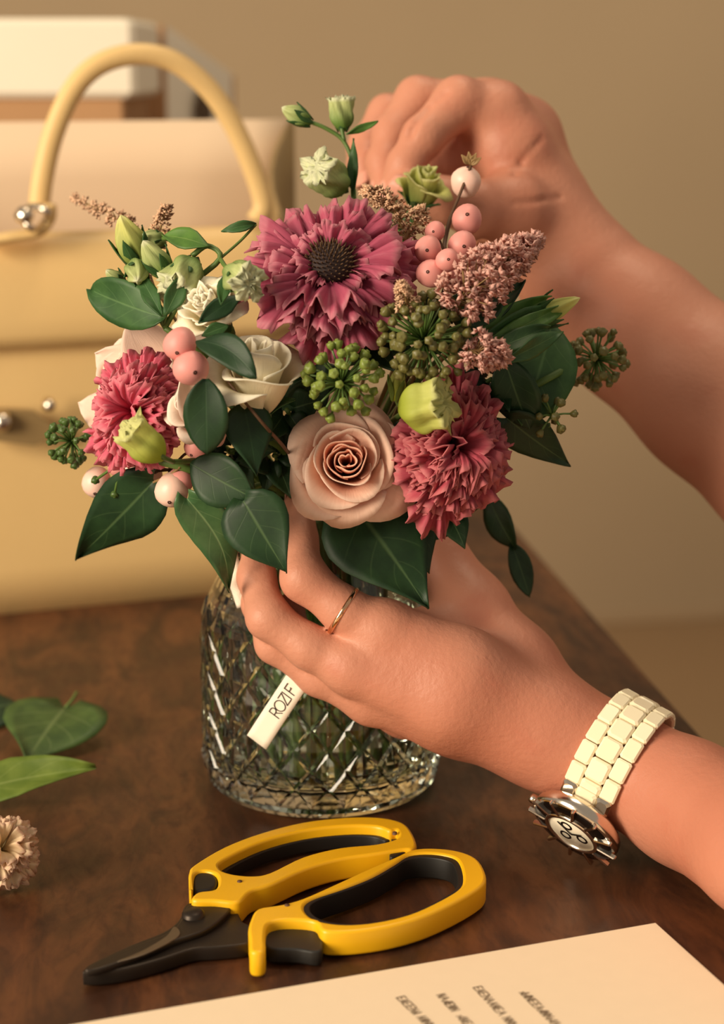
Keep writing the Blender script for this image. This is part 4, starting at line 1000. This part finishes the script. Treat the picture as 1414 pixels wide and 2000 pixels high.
    leafpx(t, (318, 618), (270, 530), 34, MT['lis_leaf'], -.010, -.010, roll=-10, seed=43, fold=0.25, bend=0.3, kind='lance')
    leafpx(t, (408, 482), (318, 462), 50, MT['lance'], -.004, -.004, roll=40, seed=44, fold=0.2, bend=0.5, kind='lance')
    leafpx(t, (446, 530), (432, 596), 30, MT['lis_leaf'], -.020, -.024, roll=15, seed=45, fold=0.3, bend=0.3, kind='lance')
    pedicel(t, (430, 505, .002), (470, 470, .006), (500, 438, .004), r=0.0006)
    leafpx(t, (500, 438), (432, 452), 22, MT['lis_leaf'], .004, .0, roll=10, seed=46, fold=0.3, bend=0.9, kind='lance')
    t = stemmed('bud_spray', 'slender spray of closed green buds rising above the mauve flower', 'flower bud', P(690, 370, .745), 'stem', via=[P(690, 560, .765)])
    def ped3(t, *pp, r=0.0009): part('pedicel', tube('pedicel', catmull([P(*q) for q in pp], 4), r, 6), MT['stem'], t)
    ped3(t, (690, 370, .745), (686, 310, .745), (668, 272, .745), (635, 250, .744), (606, 238, .743)); ped3(t, (672, 276, .745), (668, 255, .745), (666, 244, .745)); ped3(t, (690, 370, .745), (680, 355, .742), (668, 345, .74))
    bud(t, P(582, 227, .742), cdir(-0.85, 0.42, 0.25), m2(66, .742), m2(23, .742), MT['bud'], 11, sepmat='lis_leaf')
    bud(t, P(668, 228, .746), cdir(-0.05, 0.95, 0.2), m2(64, .745), m2(26, .745), MT['bud'], 12, openf=0.4)
    bud(t, P(648, 350, .738), cdir(-0.5, 0.30, 0.75), m2(96, .74), m2(40, .74), MT['bud'], 13, openf=0.4)
    leaf(t, P(676, 262, .744), P(738, 236, .744), 16, MT['lance'], kind='lance', roll=20, seed=51, fold=0.3, bend=0.3)
    leaf(t, P(692, 380, .742), P(690, 270, .738), 20, MT['lis_leaf'], kind='lance', roll=-20, seed=52, fold=0.3, bend=0.2)
    t = stemmed('pinched_bloom', 'pale yellow green half-open bloom pinched by the upper fingers', 'flower bud', P(812, 420, .770), 'stem', via=[P(760, 560, .775)])
    rose_head(t, P(830, 350, .768), cdir(0.2, 0.80, 0.50), m2(84, .768), 9, (MT['limep'], MT['bud2']), 47, 0.75, 1.1, frill=0.4)
    part('petiole', tube('petiole', catmull([P(800, 470, .772), P(794, 478, .760), P(789, 474, .752)], 4), 0.0008, 6), MT['stem'], t)
    leaf(t, P(790, 470, .752), P(775, 390, .752), 40, MT['lis_leaf'], kind='lance', roll=10, seed=53, fold=0.3, bend=0.3)
    leaf(t, P(788, 480, .752), P(742, 432, .750), 36, MT['lance'], kind='lance', roll=-15, seed=54, fold=0.3, bend=0.3)
    t = stemmed('bud_spray', 'long pointed green bud among narrow upright leaves beside the astilbe', 'flower bud', PX(925, 660, .018), 'stem', via=[PX(820, 740, .045)])
    bud(t, PX(1068, 612, .004), cdir(0.85, 0.38, 0.25), m2(122, .75), m2(24, .75), MT['bud2'], 15, tw=0.6)
    pedicel(t, (925, 660, .018), (980, 640, .010), (1022, 628, .005))
    for k, (b_, e_, w_, mt) in enumerate((((915, 650), (1025, 552), 54, 'ivy'), ((930, 655), (1072, 580), 52, 'lance'), ((925, 670), (1112, 590), 40, 'lis_leaf'), ((940, 672), (1120, 582), 30, 'lance'), ((950, 690), (1072, 640), 46, 'lis_leaf'), ((900, 640), (985, 580), 50, 'ivy'), ((985, 705), (1095, 648), 44, 'lis_leaf'))):
        leafpx(t, b_, e_, w_, MT[mt], .004-.003*k, .006-.003*k, roll=(-25, 10, -10, 30, -15, 5, 20)[k], seed=60+k, fold=0.3, bend=0.25, kind='lance')
    # lime fringed buds
    t = stemmed('lime_bud', 'round lime green bud with a fringed tip, between rose and coral carnation', 'flower bud', P(795, 800, .695), 'stem')
    bud(t, P(820, 795, .668), cdir(0.80, 0.12, 0.45), m2(98, .68), m2(48, .68), MT['limep'], 21, openf=1.0, tw=0.3, sep=False)
    bud(t, P(776, 752, .684), cdir(0.15, 0.95, 0.3), m2(72, .69), m2(20, .69), MT['limep'], 22, sepmat='lime_leaf')
    part('pedicel', tube('pedicel', catmull([P(795, 800, .695), P(782, 795, .688), P(774, 780, .685)], 4), 0.001, 6), MT['stem'], t)
    t = stemmed('lime_bud', 'lime green bud with ragged lip in front of the hot pink carnation', 'flower bud', P(338, 902, D(338, 902, -.012)), 'stem')
    c = P(288, 870, D(288, 870, -.034))
    bud(t, c, cdir(-0.62, 0.60, 0.45), m2(92, .70), m2(34, .70), MT['limep'], 23, openf=0.8, tw=0.5, sep=False)
    part('pedicel', tube('pedicel', catmull([P(338, 902, D(338, 902, -.012)), P(322, 895, D(322, 895, -.03)), P(308, 886, D(308, 886, -.034))], 4), 0.001, 6), MT['stem'], t)

    # ---- ivy berry heads in the middle
    t = stemmed('ivy_berries', 'bright green ivy berry head just above the blush rose', 'berries', PX(668, 760, .016), 'stem')
    umbel(t, PX(668, 748, -.004), cdir(0.05, 0.25, 0.95), m2(70, .69), 44, MT['ivyberry'], 12, 0.0020, 0.55)
    t = stemmed('ivy_berries', 'brownish green ivy berry head under the pink astilbe', 'berries', PX(828, 680, .020), 'stem')
    umbel(t, PX(828, 666, -.006), cdir(0.1, 0.35, 0.9), m2(86, .70), 74, MT['ivyberry2'], 14, 0.0020, 0.55)

    # ---- pink berry sprigs
    t = stemmed('berry_sprig', 'cluster of plump pink berries with one pale berry on a tall dry twig', 'berries', PX(872, 500, .020), 'stem_dark', 0.0013, 0.0009, via=[PX(850, 620, .035)])
    rad = m2(31, .72)
    for k, (px, py, off, mt, rs) in enumerate(((836, 487, .004, 'berry', 26), (902, 478, .004, 'berry', 27), (874, 508, -.006, 'berry', 22), (842, 535, .002, 'berry', 27), (912, 520, .012, 'berry', 28), (886, 545, .012, 'berry', 27), (912, 430, .016, 'berry', 30), (850, 452, .014, 'berry', 20))):
        pink_berry(t, PX(px, py, off), m2(rs, .72), cdir(rnd.uniform(-.3, .3), rnd.uniform(-.3, .3), 1), mt, k)
        part('pedicel', tube('pedicel', [PX(872, 500, .020), PX(px, py, off+.004)], 0.0006, 5), MT['stem_dark'], t)
    tw = [PX(872, 500, .020), P(868, 478, .725), P(880, 425, .728), P(898, 380, .730), P(922, 318, .732)]
    part('twig', tube('twig', catmull(tw, 5), [0.0010]*11+[0.0007]*10, 6), MT['stem_dark'], t)
    pink_berry(t, P(910, 356, .736), m2(29, .735), cdir(0.1, 0.8, 0.5), 'berry_pale', 9)
    for a_ in (-0.7, -0.1, 0.5, 1.0):
        leaf(t, P(918, 322, .732), P(918+26*math.sin(a_), 322-26*math.cos(a_), .730), 12, MT['stem_tan'], kind='lance', seed=70, fold=0.3, bend=0.5, name='husk')
    t = stemmed('berry_sprig', 'two plump pink berries between the ivory bloom and hot pink carnation', 'berries', PX(392, 720, .010), 'stem_dark', 0.0012, 0.0009)
    pink_berry(t, PX(352, 671, -.022), m2(31, .70), cdir(-0.1, -0.6, 0.8), 'berry', 20); pink_berry(t, PX(372, 718, -.022), m2(33, .70), cdir(0.3, -0.3, 0.8), 'berry', 21)
    for q in ((352, 671), (368, 715)): part('pedicel', tube('pedicel', [PX(392, 720, .010), PX(q[0], q[1], -.012)], 0.0006, 5), MT['stem_dark'], t)
    t = stemmed('berry_sprig', 'loose bunch of pale pink berries hanging beneath the hot pink carnation', 'berries', PX(330, 918, .012), 'stem_dark', 0.0012, 0.0009)
    for k, (px, py, off, mt, rs) in enumerate(((190, 942, .010, 'berry_pale', 30), (256, 920, .024, 'berry_pale', 30), (336, 956, -.002, 'berry_pale', 32), (292, 930, .020, 'berry_pale', 26), (352, 938, .002, 'berry', 24), (386, 872, .008, 'berry', 24), (234, 908, .020, 'berry', 24))):
        pink_berry(t, PX(px, py, off), m2(rs, .73), cdir(rnd.uniform(-.4, .2), -0.6, .6), mt, 30+k)
        part('pedicel', tube('pedicel', [PX(330, 918, .012), PX((330+px)/2, (918+py)/2-6, .012), PX(px, py, off+.003)], 0.0006, 5), MT['stem_dark'], t)

    # ---- astilbe plumes
    t = stemmed('astilbe', 'full pink astilbe plume sweeping up past the berry cluster', 'flower', PX(884, 600, -.008), 'stem_tan', 0.0013, 0.0009, via=[PX(856, 640, .022)])
    plume(t, [PX(884, 600, -.008), PX(912, 572, -.016), PX(960, 530, -.014), PX(1000, 500, -.008), PX(1048, 468, -.002)], m2(66, .71), 420, MT['astilbe'], 3, fl=0.0032)
    t = stemmed('astilbe', 'short pink astilbe tip above the coral carnation', 'flower', PX(900, 692, -.014), 'stem_tan', 0.0012, 0.0008, via=[PX(860, 705, .026), PX(886, 698, .002)])
    plume(t, [PX(900, 692, -.014), PX(925, 685, -.019), PX(955, 689, -.020), PX(987, 702, -.018)], m2(38, .71), 130, MT['astilbe'], 5, fl=0.003)
    t = stemmed('astilbe', 'small faded astilbe tip between mauve flower and brownish berries', 'flower', PX(800, 612, .004), 'stem_tan', 0.0012, 0.0008, via=[PX(802, 640, .026)])
    plume(t, [PX(800, 612, .004), PX(794, 588, -.016), PX(786, 558, -.022)], m2(20, .70), 90, MT['astilbe2'], 7)
    t = stemmed('astilbe', 'thin faded astilbe spray reaching out past the green buds', 'flower', PX(300, 560, .024), 'stem_tan', 0.0012, 0.0006, via=[PX(410, 720, .045)])
    plume(t, [PX(300, 560, .024), PX(268, 470, .022), PX(225, 425, .022), PX(148, 388, .022)], m2(22, .76), 120, MT['astilbe2'], 9)
    plume(t, [PX(300, 500, .022), PX(312, 450, .016), PX(326, 404, .012)], m2(14, .76), 60, MT['astilbe2'], 10)
    t = stemmed('astilbe', 'greyish astilbe buds tucked between mauve flower and upper fingers', 'flower', PX(770, 470, .035), 'stem_tan', 0.0012, 0.0008, via=[PX(760, 560, .05)])
    plume(t, [PX(800, 470, .030), PX(760, 400, .022), PX(712, 372, .018)], m2(26, .75), 150, MT['astilbe2'], 11)
    plume(t, [PX(790, 470, .022), PX(812, 430, .016), PX(826, 412, .016)], m2(22, .75), 70, MT['astilbe2'], 12)

    # ---- dark foliage that fills the inside of the bouquet
    rr = random.Random(21)
    spots = [((535, 890), 'dark leafy sprig between the oval leaves and the blush rose'), ((596, 748), 'dark leafy sprig wedged beside the ivory bloom, above the blush rose'), ((560, 800), 'dark leafy sprig filling the gap behind the ivory bloom'), ((720, 660), 'dark leafy sprig filling the gap under the mauve flower'), ((790, 880), 'dark leafy sprig between blush rose and coral carnation'), ((880, 640), 'dark leafy sprig behind the brownish ivy berries'), ((450, 880), 'dark leafy sprig inside the bouquet behind the oval leaves'), ((870, 990), 'dark leafy sprig under the coral carnation'), ((650, 925), 'dark leafy sprig directly behind the blush rose'), ((960, 740), 'dark leafy sprig behind the coral carnation')]
    for k, ((px, py), lab) in enumerate(spots):
        dd = {(650, 925): .034, (790, 880): .03, (535, 890): .014, (596, 748): .022}.get((px, py), 0.0); c = PX(px, py, .026+dd*.6); t = stemmed('leafy_sprig', lab, 'foliage', c, 'stem', 0.0014, 0.001)
        for j in range(6):
            a = j*1.05 + rr.uniform(-.3, .3); L = rr.uniform(70, 105)
            b_ = P(px+14*math.cos(a), py+14*math.sin(a), D(px, py, .028+dd*.6)); e_ = P(px+L*math.cos(a), py+L*0.9*math.sin(a), D(px, py, dd+rr.uniform(.012, .028)))
            leaf(t, b_, e_, rr.uniform(50, 76), MT['ivy'], kind='ivy', roll=rr.uniform(-25, 25), seed=100+k*7+j, fold=0.15, bend=0.4, nu=7, nv=9)
bouquet()
lay_stems()

# ------------------------------------------------------------------ tag and ribbon
def strokes_mesh(name, lines, M, wd, th):
    b = Bag()
    for ln in lines:
        for (x0, y0), (x1, y1) in zip(ln[:-1], ln[1:]):
            d = Vector((x1-x0, y1-y0, 0)); L = d.length
            if L < 1e-9: continue
            b.add(*box_data(M @ Matrix.Translation(((x0+x1)/2, (y0+y1)/2, 0)) @ Matrix.Rotation(math.atan2(d.y, d.x), 4, 'Z'), L+wd*0.8, wd, th))
    return b.mesh(name)
def arc(cx, cy, rx, ry, a0, a1, n=14): return [(cx+rx*math.cos(math.radians(a0+(a1-a0)*k/n)), cy+ry*math.sin(math.radians(a0+(a1-a0)*k/n))) for k in range(n+1)]
GLYPH = {'R': ([[(0, 0), (0, 1)], [(0, 1), (.22, 1)] + arc(.22, .74, .26, .26, 90, -90) + [(0, .48)], [(.2, .48), (.55, 0)]], .50),
         'O': ([arc(.42, .5, .42, .5, 0, 360, 26)], .80), 'Z': ([[(.02, 1), (.56, 1), (0, 0), (.58, 0)]], .58), 'I': ([[(.06, 0), (.06, 1)]], .30),
         'F': ([[(0, 0), (0, 1), (.5, 1)], [(0, .52), (.34, .52), (.34, .60)]], .5), ' ': ([], .12)}
def ribbon_tag():
    d = .728
    bl, br, top = P(482, 1437, .731), P(521, 1462, .729), P(581, 1329, .722)
    o = (bl+br)/2; y = (top-o).normalized(); x = (br-bl); wd = x.length; x = (x - y*x.dot(y)).normalized(); z = x.cross(y)
    L = (top-o).length + m2(40, .72)
    M = Matrix.Translation(o) @ Matrix((x, y, z)).transposed().to_4x4()
    V = []; nv = 14
    for s in (-0.0005, 0.0005):
        for j in range(nv):
            for i in range(5):
                V.append(((i/4-.5)*wd, L*j/(nv-1), s+0.0006*math.sin(3.2*j/(nv-1))))
    g = 5*nv; f = [q[::-1] for q in grid_faces(5, nv)] + [tuple(k+g for k in q) for q in grid_faces(5, nv)]
    rim = list(range(5)) + [j*5+4 for j in range(1, nv)] + [(nv-1)*5+i for i in (3, 2, 1, 0)] + [j*5 for j in range(nv-2, 0, -1)]
    f += [(rim[k], rim[(k+1) % len(rim)], rim[(k+1) % len(rim)]+g, rim[k]+g) for k in range(len(rim))]
    t = thing('ribbon_tag', 'narrow white woven ribbon tag with thin lettering hanging against the jar', 'tag', o)
    bd = part('ribbon', mesh('ribbon', V, f), MT['tag'], t, M)
    # lettering runs up the ribbon
    x0 = 0.36*L; sc = wd*0.50; lines = []; 
    for ch in 'ROZI F':
        g_, adv = GLYPH[ch]
        for ln in g_: lines.append([(wd*0.24 - 1.0*sc*yy, x0 + sc*xx*1.0) for xx, yy in ln])
        x0 += adv*sc*1.05
    Mt = M @ Matrix.Translation((0, 0, 0.0013))
    part('lettering', strokes_mesh('lettering', lines, Mt, 0.00034, 0.0002), MT['tagink'], bd, smooth=False)
    # fold at the bottom and the end of the white ribbon tucked above the fingers
    pts = [P(448, 1062, .742), P(452, 1095, .734), P(460, 1125, .731), P(466, 1150, .735), P(472, 1185, .738)]
    c = catmull(pts, 5); hint = TO
    V = []
    for k, p in enumerate(c):
        w_ = m2(15, .74)*(0.6+0.5*math.sin(math.pi*k/(len(c)-1)))
        for s in (-1, 0, 1): V.append(p + cdir(1, 0.35, 0.15)*w_*s + TO*0.001*(1-abs(s)))
    o2 = part('ribbon_tail', mesh('ribbon_tail', V, grid_faces(3, len(c))), MT['tag'], None, solid=0.0006)
    tag(o2, 'short white ribbon end caught between drooping leaf and bent finger', 'ribbon')
ribbon_tag()

# ------------------------------------------------------------------ things on the table
def shears():
    def Q(X, Y, z): return PT(X/1.683+140, Y/1.683+1560, z)
    ZT = 0.0110
    def lp(pts, z=ZT, n=4): return smooth_loop([tuple(Q(x, y, z))[:2] for x, y in pts], n)
    def raw(pts, z=ZT): return [tuple(Q(x, y, z))[:2] for x, y in pts]
    t = thing('garden_shears', 'flower shears with bright yellow loop handles and dark blades lying on the table', 'shears', Q(560, 380, 0))
    A = [(384, 262), (386, 238), (402, 216), (500, 158), (620, 112), (760, 76), (900, 60), (1010, 60), (1085, 76), (1116, 104), (1134, 148), (1118, 164), (1085, 166), (1000, 180), (880, 198), (770, 230), (660, 280), (590, 302), (548, 338), (470, 334), (400, 332), (398, 318), (420, 304), (470, 296), (482, 268), (470, 244), (430, 236), (404, 250), (398, 296), (388, 300)]
    Ah = [(486, 226), (500, 200), (620, 142), (760, 104), (900, 88), (1000, 90), (1044, 104), (1066, 100), (1074, 118), (1062, 132), (1000, 148), (880, 160), (760, 190), (650, 242), (590, 252), (520, 244)]
    ha = part('handle', poly_prism('handle', lp(A), [lp(Ah)], 0.0015, ZT, 0.0012), MT['yellow'], t, smooth=False)
    B_ = [(580, 430), (588, 396), (612, 360), (690, 346), (760, 326), (860, 282), (960, 236), (1060, 192), (1120, 166), (1190, 161), (1270, 170), (1330, 194), (1358, 236), (1360, 270), (1330, 300), (1250, 345), (1150, 388), (1040, 418), (930, 434), (850, 436), (818, 428), (800, 404), (740, 396), (680, 398), (644, 412), (636, 450), (634, 498), (588, 500), (584, 462)]
    Bh = [(764, 350), (800, 324), (900, 290), (990, 254), (1060, 214), (1110, 184), (1180, 178), (1250, 190), (1276, 214), (1286, 262), (1270, 296), (1200, 338), (1110, 378), (1000, 404), (900, 412), (820, 402), (776, 380)]
    hb = part('handle', poly_prism('handle', lp(B_), [lp(Bh)], 0.0012, ZT, 0.0012), MT['yellow'], t, smooth=False)
    # black grip lining inside the near loop, sunk below the rim
    def shrink(pts, k):
        cx = sum(p[0] for p in pts)/len(pts); cy = sum(p[1] for p in pts)/len(pts); return [(cx+(x-cx)*k, cy+(y-cy)*k) for x, y in pts]
    part('grip_lining', poly_prism('grip_lining', lp(shrink(Bh, 1.04)), [lp(shrink(Bh, 0.93))], 0.0014, ZT-0.0008, 0.0005), MT['black'], hb, smooth=False)
    part('grip_lining', poly_prism('grip_lining', lp(shrink(Ah, 1.03)), [lp(shrink(Ah, 0.94))], 0.0014, ZT-0.0040, 0.0005), MT['black'], ha, smooth=False)
    part('thumb_pad', poly_prism('thumb_pad', lp([(640, 420), (680, 402), (750, 402), (806, 420), (822, 440), (818, 500), (740, 494), (640, 486)], 0.007), [], 0.0012, 0.007, 0.0008), MT['black'], hb, smooth=False)
    part('spring_cap', poly_prism('spring_cap', lp([(402, 252), (430, 240), (466, 246), (480, 268), (466, 292), (420, 302), (402, 296)], ZT-0.001), [], 0.0012, ZT-0.001, 0.0012), MT['black'], ha, smooth=False)
    part('catch', poly_prism('catch', lp([(1046, 172), (1060, 160), (1106, 150), (1112, 164), (1090, 176), (1050, 190)], ZT-0.001), [], 0.001, ZT-0.0012, 0.0006), MT['black'], ha, smooth=False)
    for x, y, h in ((552, 272, ha), (708, 350, hb), (1062, 112, ha)):
        part('screw', mesh('screw', *revolve([(0.0001, 0.0004), (0.0009, 0.0003), (0.0011, -0.0006)], 10)), MT['stem_dark'], h, Matrix.Translation(Q(x, y, ZT+0.0001)))
    # blades: two crossed steel plates
    z1, z2 = 0.0062, 0.0085
    part('blade', poly_prism('blade', lp([(36, 566), (44, 556), (70, 538), (200, 478), (300, 438), (352, 398), (372, 350), (410, 340), (520, 338), (560, 400), (590, 420), (590, 470), (480, 486), (400, 492), (300, 524), (180, 556), (90, 568), (44, 568)], z1), [], 0.0008, z1, 0.0007), MT['blade'], t, smooth=False)
    bl = part('blade', poly_prism('blade', lp([(46, 562), (56, 552), (90, 530), (210, 480), (316, 440), (362, 392), (380, 352), (440, 344), (516, 346), (512, 376), (440, 430), (330, 468), (200, 520), (90, 558)], z2), [], z1-0.0004, z2, 0.0007), MT['blade'], t, smooth=False)
    part('ground_edge', poly_prism('ground_edge', lp([(150, 534), (230, 500), (310, 452), (336, 420), (356, 436), (340, 460), (240, 510)], z2+0.0003), [], z2-0.0003, z2+0.0003, 0.0002), MT['blade_edge'], bl, smooth=False)
    part('pivot', mesh('pivot', *revolve([(0.0001, 0.0022), (0.0030, 0.0020), (0.0042, 0.0010), (0.0044, -0.002)], 18)), MT['blade'], bl, Matrix.Translation(Q(400, 384, z2)))
shears()

def paper_card():
    z = 0.0010; c = PT(1280, 1803, z); a = PT(150, 2000, z); r = PT(1414, 1945, z)
    d1 = (a-c).normalized(); d2 = (r-c).normalized(); 
    if abs(d1.dot(d2)) > 0.0: d2 = (d2 - d1*d1.dot(d2)).normalized()
    L1, L2 = 0.297, 0.21
    o = c + d1*L1; x = -d1; zz = Vector((0, 0, 1)); y = zz.cross(x)
    M = Matrix.Translation(c + d1*L1/2 + d2*L2/2 - Vector((0, 0, 0.0004))) @ Matrix((x, y, zz)).transposed().to_4x4()
    t = thing('paper_sheet', 'sheet of cream paper with faint grey print lying before the shears', 'paper', c + d1*L1/2 + d2*L2/2)
    nu, nv = 13, 9; V = []
    for s in (-0.0005, 0.0005):
        for j in range(nv):
            for i in range(nu): V.append(((i/(nu-1)-.5)*L1, (j/(nv-1)-.5)*L2, s))
    g = nu*nv; f = [q[::-1] for q in grid_faces(nu, nv)] + [tuple(k+g for k in q) for q in grid_faces(nu, nv)]
    rim = list(range(nu)) + [j*nu+nu-1 for j in range(1, nv)] + [(nv-1)*nu+i for i in range(nu-2, -1, -1)] + [j*nu for j in range(nv-2, 0, -1)]
    f += [(rim[k], rim[(k+1) % len(rim)], rim[(k+1) % len(rim)]+g, rim[k]+g) for k in range(len(rim))]
    sh = part('sheet', mesh('sheet', V, f), MT['paper'], t, M, smooth=False)
    rr = random.Random(12)
    for p0, p1 in (((774, 1950), (826, 2000)), ((849, 1941), (904, 2000)), ((924, 1930), (990, 2000)), ((1014, 1940), (1076, 2000))):
        A0, A1 = PT(*p0, z), PT(*p1, z); dx = (A1-A0).normalized(); Lr = 0.055; wy = zz.cross(dx)
        lines = []; xx = 0.0; hh = 0.0030
        while xx < Lr:
            if rr.random() < 0.14: xx += hh*0.5; continue
            w_ = hh*rr.uniform(.35, .7); q = rr.random()
            if q < .3: lines.append([(xx, 0), (xx, hh), (xx+w_, 0), (xx+w_, hh)])
            elif q < .55: lines.append([(xx, 0), (xx+w_*.5, hh), (xx+w_, 0)]); lines.append([(xx+w_*.25, hh*.4), (xx+w_*.75, hh*.4)])
            elif q < .8: lines.append([(xx+w_, 0), (xx, 0), (xx, hh), (xx+w_, hh)]); lines.append([(xx, hh*.5), (xx+w_*.8, hh*.5)])
            else: lines.append([(xx+w_*k, hh*(k % 2)) for k in (0, 1)] + [(xx+w_, 0), (xx, hh*.5)])
            xx += w_+hh*0.22
        Mt = Matrix.Translation(A0 + Vector((0, 0, 0.0002))) @ Matrix((dx, wy, zz)).transposed().to_4x4()
        part('printed_line', strokes_mesh('printed_line', lines, Mt, 0.00042, 0.0001), MT['ink'], sh, smooth=False)
paper_card()

def loose_cuttings():
    up = Vector((0, 0, 1))
    t = thing('loose_leaf', 'dark green heart-shaped ivy leaf with pale veins lying on the table', 'leaf', PT(120, 1420), 'cut leaves on the table')
    b_, e_ = PT(128, 1382, .012), PT(50, 1490, .004)
    leaf(t, b_, e_, 206, MT['cut_ivy'], roll=0, face=(0.05, -0.5, 1), seed=90, fold=0.10, bend=0.25, kind='ivy', name='blade')
    part('petiole', tube('petiole', catmull([PT(128, 1382, .012), PT(142, 1366, .014), PT(150, 1352, .014)], 4), 0.0008, 6), MT['stem'], t)
    t = thing('loose_leaf', 'dark ivy leaf mostly out of view beside the heart-shaped leaf', 'leaf', PT(-20, 1390), 'cut leaves on the table')
    leaf(t, PT(-100, 1400, .006), PT(38, 1375, .006), 130, MT['ivy'], roll=0, face=(0, -0.4, 1), seed=91, fold=0.1, bend=0.2, kind='oval', name='blade')
    t = thing('loose_leaf', 'light green leaf with raised pointed tip lying near the cream flower', 'leaf', PT(40, 1560), 'cut leaves on the table')
    leaf(t, PT(-130, 1566, .006), PT(188, 1500, .014), 100, MT['lime_leaf'], roll=-6, face=(0.05, -0.75, 0.75), seed=92, fold=0.40, bend=-0.3, skew=-0.05, kind='lance', name='blade')
    c = PT(8, 1650, .020); R = m2(84, .64)
    t = thing('cream_flower', 'cut cream carnation head with pink edges lying on the table', 'carnation', PT(0, 1660))
    ruffled_head(t, c, cdir(0.35, 0.45, 0.8), R, 44, MT['cream'], 33, 0.02, 1.5, half=0.5, ruff=0.10, freq=6, jag=0.03, curl=-0.3, jitter=0.3)
loose_cuttings()
bpy.context.view_layer.update()
